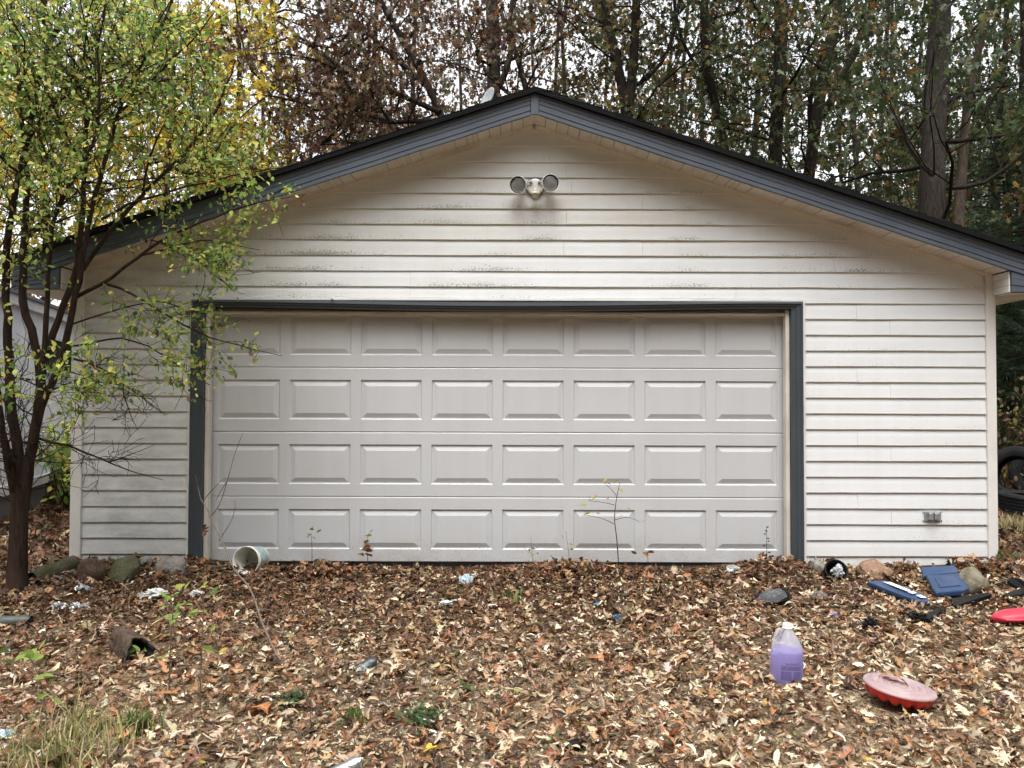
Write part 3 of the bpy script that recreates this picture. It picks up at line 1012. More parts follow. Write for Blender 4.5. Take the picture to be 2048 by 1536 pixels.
# ================================================================== OUTLET BOX
oc = pt(1865, 1033, 6.23); oc[1] = WY - 0.006
ob = thing('outlet_box', oc, 'grey metal weatherproof double outlet cover on the siding near the right corner', 'outlet')
x, y, z = oc
box('back_plate', x - 0.066, x + 0.066, y - 0.012, y + 0.012, z - 0.040, z + 0.040, M['grey_metal'], ob, 0.005)
for s in (-1, 1):
    V, F = extrude([(x + s * 0.004, y - 0.0122, z - 0.026), (x + s * 0.042, y - 0.0122, z - 0.026), (x + s * 0.042, y - 0.0122, z + 0.030), (x + s * 0.004, y - 0.0122, z + 0.030)], (0, -0.022, 0))
    bevel(mesh('flip_lid', V, F if s < 0 else F, M['grey_metal'], ob), 0.007, 3)
tubes_obj('hinge', [([(x - 0.044, y - 0.026, z + 0.0335), (x + 0.044, y - 0.026, z + 0.0335)], [0.005, 0.005])], M['grey_metal'], ob)
for sx in (-1, 1):
    for sz in (-1, 1):
        tubes_obj('screw', [([(x + sx * 0.074, y - 0.0025, z + sz * 0.034), (x + sx * 0.074, y - 0.008, z + sz * 0.034)], [0.0055, 0.004])], M['dark_gap'], ob)

# ================================================================== DISH ON THE ROOF
dc = pt(974, 197, 6.75)
zr = Z_APEX_F + 0.05 - SL * abs(dc[0] - XRIDGE)
dish = thing('satellite_dish', (dc[0], dc[1], zr), 'small grey dish showing over the roof just beside the peak', 'dish')
Md = frame_to((-0.75, -0.5, 0.30), dc)
V, F = lathe([(0.0, -0.03), (0.05, -0.026), (0.085, -0.014), (0.105, 0.0), (0.108, 0.003), (0.085, -0.010), (0.05, -0.021), (0.0, -0.025)], 28, Md)
mesh('reflector', V, F, M['grey_metal'], dish, True)
tubes_obj('mast', [([(dc[0] + 0.02, dc[1] + 0.02, zr - 0.02), (dc[0] + 0.02, dc[1] + 0.02, dc[2])], [0.014, 0.014])], M['grey_metal'], dish)

# ================================================================== MOBILE HOME AT THE LEFT
dirw = np.array([-0.276, 1.0, 0]); dirw /= np.linalg.norm(dirw)
nrm = np.array([dirw[1], -dirw[0], 0])
P0 = np.array([-5.77, 2.84, 0.0]) - dirw * 2.3
mh = thing('mobile_home', P0, 'pale grey metal-panelled mobile home behind the left tree', 'mobile home')
zb_, zt_ = 0.30, 2.42
pw = 0.41
for k in range(21):
    a = P0 + dirw * (k * pw); b = P0 + dirw * (k * pw + pw - 0.006)
    V, F = [], []
    prof = []
    for q in range(5):
        t0 = q / 5
        prof += [(t0 + 0.00, 0.0), (t0 + 0.10, 0.0), (t0 + 0.125, 0.014), (t0 + 0.175, 0.014)]
    prof.append((1.0, 0.0))
    for (t, d) in prof:
        p = a + (b - a) * t + nrm * d
        V += [(p[0], p[1], zb_ + 0.09), (p[0], p[1], zt_)]
    F = [(2 * j, 2 * j + 2, 2 * j + 3, 2 * j + 1) for j in range(len(prof) - 1)]
    mesh('wall_panel', V, F, M['trailer'], mh)
def along(name, t0, t1, z0, z1, out, back, m):
    a = P0 + dirw * t0 + nrm * out; b = P0 + dirw * t1 + nrm * out
    V, F = extrude([(a[0], a[1], z0), (b[0], b[1], z0), (b[0], b[1], z1), (a[0], a[1], z1)], (-nrm * (out + back)).tolist())
    return mesh(name, V, F, m, mh)
along('base_trim', 0, 8.6, zb_ - 0.01, zb_ + 0.10, 0.035, 0.02, M['trailer_trim'])
along('skirting', 0, 8.6, -0.1, zb_ - 0.012, 0.0, 0.05, M['skirt'])
along('roof_trim', -0.1, 8.7, zt_ - 0.02, zt_ + 0.09, 0.06, 0.03, M['trailer_trim'])
along('roof', -0.1, 8.7, zt_ + 0.092, zt_ + 0.13, 0.09, 3.2, M['skirt'])
along('end_wall', 0.0, 8.5, 0.0, zt_ - 0.03, -0.06, 3.1, M['trailer'])
wf = along('window', 2.9, 3.9, 1.72, 2.12, 0.030, -0.01, M['dark_gap'])
a = P0 + dirw * 2.86
for z_ in (1.68, 2.12):
    aa = P0 + dirw * 2.86 + nrm * 0.045; bb = P0 + dirw * 3.94 + nrm * 0.045
    V, F = extrude([(aa[0], aa[1], z_), (bb[0], bb[1], z_), (bb[0], bb[1], z_ + 0.04), (aa[0], aa[1], z_ + 0.04)], (-nrm * 0.06).tolist())
    mesh('frame', V, F, M['trailer_trim'], wf)

# ================================================================== TYRES AT THE RIGHT
def tyre(center, axis, Rr, w, label):
    o = thing('tyre', (center[0], center[1], float(ground_h(center[0], center[1]))), label, 'tyre', 'old tyres beside the garage')
    Mx = frame_to(axis, center)
    hw = w / 2
    pr = [(Rr * 0.60, -hw * 0.75), (Rr * 0.66, -hw * 0.95), (Rr * 0.82, -hw), (Rr * 0.94, -hw * 0.92)]
    for q in range(5):
        a0 = -hw * 0.82 + q * (hw * 1.64 / 5)
        pr += [(Rr * 0.995, a0 + 0.004), (Rr, a0 + 0.008), (Rr, a0 + hw * 1.64 / 5 - 0.008), (Rr * 0.975, a0 + hw * 1.64 / 5 - 0.003)]
    pr += [(Rr * 0.94, hw * 0.92), (Rr * 0.82, hw), (Rr * 0.66, hw * 0.95), (Rr * 0.60, hw * 0.75), (Rr * 0.63, hw * 0.55), (Rr * 0.88, hw * 0.5), (Rr * 0.88, -hw * 0.5), (Rr * 0.63, -hw * 0.55), (Rr * 0.60, -hw * 0.75)]
    V, F = lathe(pr, 56, Mx)
    mesh('carcass', V, F, M['rubber'], o, False)
    V, F = lathe([(Rr * 0.72, hw * 1.0), (Rr * 0.735, hw * 1.02), (Rr * 0.75, hw * 1.01)], 56, Mx)
    mesh('sidewall_ring', V, F, M['rubber'], o, True)
    return o
c = pt(2026, 985, 9.7); g0 = float(ground_h(c[0], c[1]))
tyre((c[0], c[1] - 0.35, g0 + 0.115), (0.04, -0.05, 1), 0.38, 0.235, 'black tyre lying flat on the leaves beside the garage')
tyre((c[0] + 0.34, c[1] + 0.42, g0 + 0.38), (-0.70, -0.68, 0.20), 0.375, 0.27, 'upright black tyre leaning behind the flat tyre')
c2 = pt(2046, 960, 10.9)
tyre((c2[0] + 0.16, c2[1] - 0.1, float(ground_h(c2[0], c2[1])) + 0.33), (-0.45, -0.88, 0.10), 0.36, 0.24, 'black tyre standing behind the upright one, seen through its hole')

# ================================================================== TREES
PAL = {
    'rust': [(5, (0.089, 0.041, 0.027)), (4, (0.132, 0.067, 0.037)), (3, (0.187, 0.121, 0.067)), (2.5, (0.280, 0.210, 0.132)), (2.5, (0.048, 0.027, 0.020)), (1.8, (0.156, 0.163, 0.067)), (0.5, (0.358, 0.156, 0.031))],
    'mixed': [(4, (0.088, 0.098, 0.034)), (3, (0.155, 0.128, 0.043)), (2.5, (0.114, 0.061, 0.028)), (2.5, (0.222, 0.195, 0.067)), (1.3, (0.269, 0.148, 0.034)), (2, (0.050, 0.066, 0.025))],
    'green': [(7, (0.049, 0.075, 0.027)), (3, (0.075, 0.100, 0.038)), (2, (0.133, 0.133, 0.052)), (1, (0.158, 0.097, 0.030)), (1.8, (0.030, 0.049, 0.019)), (0.4, (0.231, 0.127, 0.024))],
    'dark': [(5, (0.027, 0.044, 0.017)), (3, (0.044, 0.062, 0.022)), (1.5, (0.083, 0.077, 0.027)), (0.8, (0.130, 0.077, 0.024))],
    'yellow': [(5, (0.62, 0.46, 0.045)), (3, (0.55, 0.45, 0.060)), (2, (0.46, 0.45, 0.08)), (1.5, (0.62, 0.34, 0.045)), (1, (0.31, 0.34, 0.065))],
    'left': [(5, (0.19, 0.34, 0.080)), (4, (0.29, 0.42, 0.105)), (4, (0.45, 0.52, 0.13)), (3.5, (0.58, 0.56, 0.14)), (2.2, (0.68, 0.62, 0.20)), (1.2, (0.085, 0.155, 0.055))],
}


def unit(v):
    return v / (np.linalg.norm(v) + 1e-9)


def grow(tb, tips, p, d, L, r, lvl, maxl, rg, up=0.05, wob=0.22, kids=(4, 4, 4), spread=(0.5, 1.1), sides=5):
    n = 4 if lvl < maxl else 3
    pts = [p]; dd = d
    for i in range(n):
        dd = unit(dd + rg.normal(0, wob, 3) + np.array([0, 0, up]))
        pts.append(pts[-1] + dd * L / n)
    pts = np.array(pts)
    rad = np.linspace(r, max(0.0018, r * 0.45), n + 1)
    tb.add(pts, rad, max(3, sides - lvl))
    if lvl == maxl:
        tips.append(pts)
        return
    k = kids[min(lvl, len(kids) - 1)]
    for j in range(k):
        t = rg.uniform(0.25, 1.0) if j else 1.0
        f = t * n; i = min(int(f), n - 1)
        q = pts[i] + (pts[i + 1] - pts[i]) * (f - i)
        base = unit(pts[i + 1] - pts[i])
        a = rg.uniform(*spread)
        o = unit(np.cross(base, rg.normal(0, 1, 3)))
        nd = unit(base * math.cos(a) + o * math.sin(a))
        grow(tb, tips, q, nd, L * rg.uniform(0.5, 0.75), max(0.0022, r * (1 - 0.55 * t) * 0.6), lvl + 1, maxl, rg, up, wob, kids, spread, sides)


def leaf_on_tips(tips, per, size, pal, rg, droop=0.35, off=0.10):
    n = len(tips) * per
    A = np.array(tips)                      # (k, m, 3)
    k = np.repeat(np.arange(len(tips)), per)
    t = rg.uniform(0.1, 1.0, n) * (A.shape[1] - 1)
    i = np.minimum(t.astype(int), A.shape[1] - 2)
    f = (t - i)[:, None]
    P = A[k, i] * (1 - f) + A[k, i + 1] * f + rg.normal(0, off, (n, 3))
    RM = rot_mats(rg.uniform(0, 6.28, n), rg.normal(-0.5, 0.7, n) - droop, rg.normal(0, 0.8, n))
    S = size * rg.uniform(0.6, 1.25, n)
    C, _ = pick(pal, n, rg, 0.22)
    return P, RM, S, C


def crown_from(name, P, RM, S, C, rg, m, parent, templ=STAR):
    o = leaf_batch(name, templ, rg.integers(0, len(templ), len(P)), RM, P, S, C, m, parent)
    o['kind'] = 'stuff'
    return o


def traced_tree(name, label, cat, trunks, pal, barkm, seed, limbs=14, L=(1.6, 3.2), zmin=3.0, per=9, size=0.138, group=None, extra=None, kids=(4, 4, 3), leafm=None, zmax=12.5):
    """trunks: list of (d, [(u, v)...], width px at the foot, width px at the top, to_ground)"""
    rg = np.random.default_rng(seed)
    d0, px, w0, w1, tg = trunks[0]
    b = pt(*px[0], d0)
    gz = float(ground_h(b[0], b[1]))
    root = thing(name, (b[0], b[1], gz), label, cat, group)
    tr, br, tips = Tubes(), Tubes(), []
    for (d, px, w0, w1, tg) in trunks:
        pts = [pt(u, v, d + 0.25 * math.sin(0.7 * i + seed)) for i, (u, v) in enumerate(px)]
        if tg:
            g = pts[0].copy(); g[2] = float(ground_h(g[0], g[1])) - 0.05
            m1 = (g + pts[0]) / 2
            pts = [g, m1] + pts
        pts = np.array(pts)
        # resample
        s = np.concatenate([[0], np.cumsum(np.linalg.norm(np.diff(pts, axis=0), axis=1))])
        q = np.linspace(0, s[-1], max(8, int(s[-1] / 0.35)))
        sp = np.stack([np.interp(q, s, pts[:, c]) for c in range(3)], 1)
        for _ in range(2):
            sp[1:-1] = (sp[:-2] + 2 * sp[1:-1] + sp[2:]) / 4
        k_ = d / F_PX / 2
        rad = np.interp(q, [0, s[-1]], [w0 * k_ * (1.15 if tg else 1), w1 * k_])
        if tg: rad[0] *= 1.35
        tr.add(sp, rad, 10, 0.035)
        zz = sp[:, 2]
        ok = np.nonzero((zz > zmin) & (zz < zmax))[0]
        nl = limbs if tg else max(3, limbs // 2)
        if len(ok):
            for _ in range(nl):
                i = int(rg.choice(ok))
                a = rg.uniform(0, 6.28)
                dr = unit(np.array([math.cos(a), math.sin(a) * 0.8, rg.uniform(-0.05, 0.8)]))
                grow(br, tips, sp[i], dr, rg.uniform(*L), max(0.012, rad[i] * rg.uniform(0.16, 0.32)), 0, 2, rg, kids=kids)
    if extra:
        for (d, px, w0, w1) in extra:
            pts = np.array([pt(u, v, d + 0.2 * i) for i, (u, v) in enumerate(px)])
            k_ = d / F_PX / 2
            tr.add(pts, np.linspace(w0 * k_, w1 * k_, len(pts)), 7, 0.03)
            for i in range(1, len(pts)):
                for _ in range(3):
                    a = rg.uniform(0, 6.28)
                    grow(br, tips, pts[i], unit(np.array([math.cos(a), math.sin(a), rg.uniform(-0.3, 0.8)])), rg.uniform(0.9, 1.8), 0.022, 0, 2, rg, kids=kids)
    t_ = tr.build('trunk', barkm, root)
    if tips:
        b_ = br.build('branches', M['bark_dark'], root); b_['kind'] = 'stuff'
        P, RM, S, C = leaf_on_tips(tips, per, size, PAL[pal], rg)
        crown_from('crown', P, RM, S, C, rg, leafm or M['leaf'], root)
    return root


G = 'oak trees standing behind the garage'
traced_tree('oak_tree', 'thick grey straight oak trunk with rust leaves just left of the roof peak', 'tree', [(17, [(985, 300), (988, 150), (986, 60), (980, -60), (975, -260)], 30, 24, True), (16.8, [(1000, 170), (1030, 110), (1015, 30), (1040, -60)], 13, 8, False), (17.2, [(1060, 210), (1035, 110), (1000, 20)], 14, 8, False)], 'rust', M['bark_grey'], 11, limbs=16, group=G)
traced_tree('oak_tree', 'spreading rust-leaved oak with limbs fanning out over the left roof slope', 'tree', [(13.5, [(905, 330), (885, 230), (835, 130), (770, 20), (700, -120)], 22, 10, True)], 'rust', M['bark_dark'], 12, limbs=16, L=(1.5, 2.8), group=G, per=8, size=0.125,
            extra=[(13.3, [(880, 225), (800, 190), (700, 150), (620, 90), (540, 30)], 12, 4), (13.1, [(870, 240), (780, 245), (690, 215), (600, 205), (530, 170)], 10, 3), (13.6, [(850, 170), (740, 70), (650, 0), (560, -80)], 11, 4), (13.2, [(900, 290), (820, 300), (720, 285), (640, 290)], 8, 3)])
traced_tree('oak_tree', 'forked oak whose two dark stems rise side by side right of the roof peak', 'tree', [(15, [(1262, 330), (1255, 230), (1236, 130), (1212, 40), (1190, -60), (1180, -220)], 26, 15, True), (15, [(1258, 215), (1268, 120), (1272, 20), (1276, -120), (1280, -260)], 20, 14, False), (15, [(1275, 170), (1330, 130), (1350, 60), (1365, -40)], 9, 6, False)], 'mixed', M['bark_grey'], 13, limbs=16, group=G)
traced_tree('oak_tree', 'thin dark oak with a bent trunk between the forked oak and the straight bare trunk', 'tree', [(14, [(1460, 400), (1450, 290), (1432, 210), (1412, 130), (1405, 60), (1410, 0), (1416, -150)], 22, 14, True), (14, [(1420, 165), (1372, 110), (1350, 40), (1345, -50)], 8, 5, False)], 'mixed', M['bark_dark'], 14, limbs=14, group=G)
traced_tree('oak_tree', 'tall straight oak trunk with ridged bark above the middle of the right roof slope', 'tree', [(14.5, [(1552, 420), (1549, 320), (1552, 240), (1560, 150), (1562, 60), (1562, -60), (1560, -240)], 27, 23, True), (14.5, [(1556, 90), (1530, 40), (1490, -10), (1470, -80)], 9, 6, False)], 'green', M['bark_grey'], 15, limbs=12, group=G)
traced_tree('oak_tree', 'dark oak splitting into a wide fork above the right roof slope', 'tree', [(15.5, [(1612, 440), (1618, 340), (1632, 250), (1648, 140), (1665, 60), (1688, -20), (1700, -180)], 27, 16, True), (15.5, [(1640, 235), (1690, 160), (1720, 70), (1752, 0), (1775, -120)], 17, 10, False), (15.7, [(1622, 270), (1618, 190), (1640, 110)], 12, 8, False)], 'green', M['bark_dark'], 16, limbs=14, group=G)
traced_tree('oak_tree', 'thickest rough-barked trunk rising behind the right end of the roof', 'tree', [(11.2, [(1862, 560), (1862, 430), (1868, 330), (1866, 230), (1874, 140), (1880, 40), (1886, -60), (1890, -260)], 50, 36, True), (11.0, [(1868, 350), (1845, 335), (1825, 315), (1815, 270), (1780, 230), (1750, 190)], 12, 6, False)], 'green', M['bark_grey'], 17, limbs=13, group=G, L=(1.4, 2.6))
traced_tree('dead_snag', 'broken weathered snag beside the thickest trunk at the right', 'dead tree', [(11.8, [(1918, 560), (1915, 440), (1922, 370), (1928, 310), (1935, 180), (1960, 90), (1990, -20), (2010, -160)], 27, 9, True)], 'mixed', M['bark_snag'], 18, limbs=5, L=(0.8, 1.6))
G2 = 'thin trees in the woods beyond the garage'
thin = [(1100, 19, 'mixed', 10, 14), (1140, 22, 'rust', 11, -18), (1722, 20, 'green', 13, -30), (1755, 23, 'mixed', 12, 16), (1352, 22, 'mixed', 9, 20), (1500, 21, 'green', 14, 26), (590, 20, 'rust', 12, -35), (720, 24, 'rust', 13, 25), (1985, 17, 'dark', 15, 20), (2040, 15, 'dark', 20, 6), (820, 22, 'rust', 12, 10)]
desc = ['slender trunk showing just right of the roof peak', 'slender pale-leaved tree leaning left, right of the peak', 'slender pale trunk leaning left in the bright gap of sky', 'slim tree in the bright gap beside the leaning pale trunk', 'slim tree between the forked oak and the bent dark oak', 'slim tree just left of the tall straight oak', 'slim rust tree leaning left above the left roof slope', 'slim rust tree behind the spreading oak, left of centre', 'slim dark-leaved tree right of the broken snag', 'dark-leaved tree at the far right beyond the eave', 'slim rust tree behind the limbs left of the peak']
for k, (u, d, pal, w, lean) in enumerate(thin):
    traced_tree('slim_tree', desc[k], 'tree', [(d, [(u, 560), (u + lean * .2, 380), (u + lean * 0.45, 260), (u + lean + 6 * math.sin(k), 110), (u + 1.5 * lean, -60), (u + 2 * lean, -200)], w, w * 0.55, True)], pal, M['bark_grey'] if k in (2, 3) else M['bark_dark'], 30 + k, limbs=10, L=(1.3, 2.6), per=9, size=0.15, group=G2)
# yellow maple seen through the left tree
traced_tree('yellow_maple', 'bright yellow maple seen through the left tree above the roof', 'tree', [(14.5, [(330, 640), (335, 450), (330, 330), (350, 220), (340, 60), (345, -80)], 16, 9, True)], 'yellow', M['bark_dark'], 61, limbs=34, L=(1.2, 2.6), per=11, size=0.15, zmin=2.2, zmax=9.5)
traced_tree('yellow_maple', 'yellow maple farther left behind the mobile home', 'tree', [(18, [(90, 640), (95, 450), (80, 330), (95, 160), (90, 0)], 16, 9, True)], 'yellow', M['bark_dark'], 62, limbs=30, L=(1.4, 2.8), per=11, size=0.17, zmin=2.2, zmax=11)
traced_tree('yellow_maple', 'yellow-green maple whose crown meets the rust oak above the left roof slope', 'tree', [(20, [(470, 640), (472, 450), (466, 330), (480, 160), (476, 0), (480, -100)], 14, 8, True)], 'yellow', M['bark_dark'], 63, limbs=22, L=(1.2, 2.4), per=10, size=0.15, zmin=2.6, zmax=8)
# trees farther back that close the wood
far = [(-120, 26), (60, 30), (200, 27), (520, 23), (610, 27), (780, 28), (930, 26), (1080, 31), (1200, 27), (1310, 28), (1400, 26), (1590, 27), (1690, 24), (1810, 26), (1780, 22), (1900, 24), (1960, 28), (2070, 25), (2150, 22), (2000, 31)]
rgf = np.random.default_rng(5)
for k, (u, d) in enumerate(far):
    pal = 'rust' if 450 < u < 1000 else ('mixed' if u < 1260 else ('green' if u < 1850 else 'dark'))
    lean = rgf.normal(0, 22)
    traced_tree('background_tree', 'tall tree far back in the wood, seen between nearer trunks', 'tree', [(d, [(u, 620), (u + lean * .3, 400), (u + lean * .6, 230), (u + lean, 60), (u + lean * 1.4, -120)], 8, 5, True)], pal, M['bark_dark'], 80 + k, limbs=12, L=(1.8, 3.6), per=9, size=0.21, zmin=2.2 if u > 1850 else 3.4, group='background trees deep in the wood')


# evergreens at the right
def pine(u, d, h, r0, label, seed, zlow=0.6):
    rg = np.random.default_rng(seed)
    b = pt(u, 700, d); b[2] = float(ground_h(b[0], b[1]))
    root = thing('pine_tree', b, label, 'pine tree', 'dark evergreens at the right')
    tr, br = Tubes(), Tubes()
    tr.add(np.array([b, b + [0.05, 0, h * 0.5], b + [0, 0.05, h]]), [0.16, 0.11, 0.02], 8)
    P, D = [], []
    z = zlow
    while z < h - 0.3:
        Lb = (1 - z / h) * r0 + 0.35
        for q in range(6):
            a = rg.uniform(0, 6.28)
            d0 = np.array([math.cos(a), math.sin(a), rg.uniform(-0.05, 0.25)])
            p = b + [0, 0, z + rg.uniform(-.15, .15)]
            L = Lb * rg.uniform(0.6, 1.1)
            pts = np.array([p, p + d0 * L * .5 + [0, 0, 0.02], p + d0 * L + [0, 0, -0.18 * L]])
            br.add(pts, [0.022, 0.014, 0.005], 4)
            m_ = int(16 * L) + 5
            t = rg.uniform(0.15, 1.0, m_)
            side = rg.normal(0, 0.17, (m_, 3)) * (0.5 + t[:, None])
            Q = p + np.outer(t, d0) * L + side; Q[:, 2] -= 0.18 * L * t ** 2
            P.append(Q); D.append(np.tile(d0, (m_, 1)) + rg.normal(0, 0.55, (m_, 3)))
        z += rg.uniform(0.20, 0.34)
    tr.build('trunk', M['bark_dark'], root)
    o = br.build('branches', M['bark_dark'], root); o['kind'] = 'stuff'
    P = np.concatenate(P); n = len(P)
    # each spray: a fan of narrow blades
    bl = []
    T = []
    for q in range(7):
        a = (q - 3) * 0.42
        dx, dy = math.sin(a), math.cos(a)
        i = len(bl)
        bl += [(-0.02 * dy, 0.02 * dx, 0), (0.02 * dy, -0.02 * dx, 0), (dx, dy, -0.12 + 0.05 * q % 3)]
        T.append((i, i + 1, i + 2))
    temp = [(np.array(bl, float), np.array(T), np.ones(len(bl)))]
    C, _ = pick([(4, (0.022, 0.048, 0.020)), (3, (0.034, 0.066, 0.024)), (1.4, (0.055, 0.085, 0.030))], n, rg)
    D = np.concatenate(D)
    yaw = np.arctan2(-D[:, 0], D[:, 1])
    RM = rot_mats(yaw, rg.normal(-0.2, 0.4, n), rg.normal(0, 0.5, n))
    o = leaf_batch('crown', temp, np.zeros(n, int), RM, P, rg.uniform(0.16, 0.32, n), C, M['leaf'], root)
    o['kind'] = 'stuff'
pine(2015, 15.5, 8.0, 2.3, 'dark green pine at the far right above the eave', 201)
pine(2120, 13.0, 7.0, 2.2, 'dark green pine at the right edge of the view', 202)
pine(1800, 21.0, 6.5, 2.2, 'young dark pine left of the thickest trunk', 203)
pine(1700, 26.0, 8.5, 2.8, 'dark pine far back between the forked oak and the thickest trunk', 205)
pine(1890, 24.0, 10.0, 3.0, 'tall dark pine behind the thickest trunk', 206)
pine(2090, 18.0, 11.0, 2.8, 'tall dark pine at the far right top of the view', 207)
pine(1945, 20.0, 7.5, 2.4, 'dark pine behind the broken snag', 204)


# shrubs and undergrowth beyond the right and left ends of the garage
def shrub(u, v, d, h, w, pal, label, seed, leafy=1.0, size=0.09):
    rg = np.random.default_rng(seed)
    b = pt(u, v, d); b[2] = float(ground_h(b[0], b[1]))
    root = thing('shrub', b, label, 'shrub', 'undergrowth beyond the garage')
    br, tips = Tubes(), []
    for q in range(9):
        a = rg.uniform(0, 6.28)
        grow(br, tips, b + [rg.normal(0, w * .2), rg.normal(0, w * .2), 0], unit(np.array([math.cos(a) * w, math.sin(a) * w, h * 1.2])), h * rg.uniform(0.5, 0.8), 0.012, 0, 2, rg, kids=(4, 4, 3))
    o = br.build('stem', M['twig_dark'], root); o['kind'] = 'stuff'
    if leafy > 0:
        P, RM, S, C = leaf_on_tips(tips, max(1, int(6 * leafy)), size, PAL[pal], rg, off=0.08)
        crown_from('foliage', P, RM, S, C, rg, M['leaf'], root, OVATE)
for a in [(2020, 900, 12.5, 1.5, 0.9, 'rust', 'brown-leaved bush behind the tyres at the right edge', 301), (2060, 900, 14.5, 2.4, 1.2, 'dark', 'dark green bush above the tyres at the right edge', 302), (1995, 900, 16.5, 2.8, 1.3, 'dark', 'dark bush next to the garage corner under the eave', 303), (2100, 900, 11.5, 1.6, 0.9, 'mixed', 'yellow-green bush beyond the right edge', 304), (2030, 900, 19, 3.2, 1.8, 'mixed', 'tall thin-leaved shrub far behind the tyres', 305),
          (135, 900, 10.2, 0.35, 0.3, 'mixed', 'low weedy bush at the foot of the mobile home', 306), (134, 850, 9.2, 0.9, 0.16, 'left', 'small green shoot in front of the mobile home wall', 308)]:
    shrub(*a, leafy=0.35 if a[7] in (301, 305) else 0.9)

# the wood far behind reads as one mass
rg = np.random.default_rng(77)
n = 9000
X = rg.uniform(-60, 60, n); Y = rg.uniform(38, 70, n)
Z = np.abs(rg.normal(0, 1, n)) * 3.6 * (0.7 + 0.3 * np.sin(X * 0.35)) + ground_h(X, Y)
C, _ = pick(PAL['mixed'] + PAL['dark'] + PAL['green'], n, rg)
tbw = Tubes()
for q in range(150):
    x, y = rg.uniform(-60, 60), rg.uniform(38, 66)
    g = float(ground_h(x, y)); hh = rg.uniform(9, 16)
    tbw.add(np.array([(x, y, g - .2), (x + rg.normal(0, .3), y, g + hh / 2), (x + rg.normal(0, .8), y, g + hh)]), [0.2, 0.15, 0.06], 6)
o = tbw.build('far_trunks', M['bark_dark']); tag(o, 'bare trunks of the distant wood', None, None, 'stuff')
o = leaf_batch('leaf_mass', STAR, rg.integers(0, 6, n), rot_mats(rg.uniform(0, 6.28, n), rg.uniform(-1.5, 1.5, n), rg.uniform(-1, 1, n)), np.stack([X, Y, Z], 1), rg.uniform(0.4, 1.1, n), C, M['leaf'])
tag(o, 'low foliage of the distant wood behind the garage', None, None, 'stuff')

# ================================================================== THE LEFT TREE
rg = np.random.default_rng(404)
lb = gp(34, 1180)
ltree = thing('leafy_tree', lb, 'multi-stemmed tree with green and yellowing leaves in front of the left corner', 'tree')
tr, br = Tubes(), Tubes()
LTIPS = []


def stem_px(px, d0, d1, w0, w1, tb=tr, sides=9):
    n0 = len(px)
    P = np.array([pt(u, v, d0 + (d1 - d0) * i / (n0 - 1)) for i, (u, v) in enumerate(px)])
    s = np.concatenate([[0], np.cumsum(np.linalg.norm(np.diff(P, axis=0), axis=1))])
    q = np.linspace(0, s[-1], max(5, int(s[-1] / 0.10)))
    sp = np.stack([np.interp(q, s, P[:, c]) for c in range(3)], 1)
    for _ in range(3):
        sp[1:-1] = (sp[:-2] + 2 * sp[1:-1] + sp[2:]) / 4
    sp[1:-1] += rg.normal(0, 0.004, sp[1:-1].shape)
    k_ = 0.5 * (d0 + d1) / F_PX / 2
    rad = np.linspace(w0 * k_ * 0.86, w1 * k_ * 0.66, len(sp))
    tb.add(sp, rad, sides, 0.04)
    return sp, rad


D0 = lb[1] - CAM[1]
LOW = [gp(34, 1190), pt(36, 1100, D0), pt(40, 1000, D0)]
tr.add(np.array([lb + [0, 0, -0.12], lb + [0, 0, 0.03], lb + [0.0, 0, 0.14], pt(36, 1090, D0), pt(40, 985, D0)]), [0.090, 0.072, 0.062, 0.058, 0.057], 12, 0.04)
main = []
main.append(stem_px([(34, 1010), (18, 940), (5, 870), (-8, 790), (-20, 650), (-25, 480), (-15, 300), (0, 150)], D0, D0 - 0.35, 20, 9))
main.append(stem_px([(38, 1010), (38, 930), (28, 840), (18, 760), (14, 650), (10, 560), (18, 460), (30, 380), (62, 240), (85, 130), (118, 50), (130, -40)], D0, D0 + 0.1, 25, 7))
main.append(stem_px([(46, 1010), (62, 900), (80, 810), (86, 735), (74, 690), (58, 650), (44, 600), (40, 520), (55, 430), (52, 300), (35, 150), (20, 0)], D0 + 0.02, D0 - 0.15, 26, 7))
main.append(stem_px([(84, 750), (96, 690), (116, 640), (135, 600), (150, 560), (163, 470), (170, 330), (171, 212), (200, 160), (235, 100), (250, 0)], D0 + 0.02, D0 + 0.25, 17, 6))
main.append(stem_px([(60, 900), (82, 820), (108, 760), (132, 680), (150, 600), (168, 520), (179, 425), (213, 319), (233, 232), (268, 150), (315, 76), (345, 0)], D0 + 0.03, D0 - 0.2, 19, 5))
main.append(stem_px([(165, 540), (205, 480), (252, 432), (286, 382), (345, 335), (380, 295), (420, 250), (450, 190), (470, 120)], D0 + 0.05, D0 - 0.05, 12, 4))
main.append(stem_px([(84, 760), (90, 690), (93, 620), (98, 520), (106, 412), (140, 375), (186, 299), (204, 200), (190, 90), (210, 10)], D0 - 0.1, D0 - 0.4, 13, 5))
main.append(stem_px([(286, 382), (298, 330), (299, 290), (320, 240), (380, 220)], D0 - 0.0, D0 - 0.3, 6, 3, br, 6))
main.append(stem_px([(345, 335), (400, 372), (425, 305), (465, 249), (520, 200), (560, 170)], D0 - 0.05, D0 - 0.1, 6, 3, br, 6))
main.append(stem_px([(233, 232), (290, 180), (340, 120), (400, 70), (440, 10)], D0 - 0.15, D0 - 0.3, 7, 3, br, 6))
low = []
low.append(stem_px([(150, 596), (180, 578), (213, 565), (250, 535), (285, 510), (330, 470), (400, 445), (470, 415), (540, 400), (612, 388)], D0, 5.25, 10, 2, br, 7))
low.append(stem_px([(213, 568), (252, 576), (299, 606), (329, 633), (382, 660), (432, 680), (482, 696), (530, 700), (565, 712)], D0, 5.35, 7, 2, br, 6))
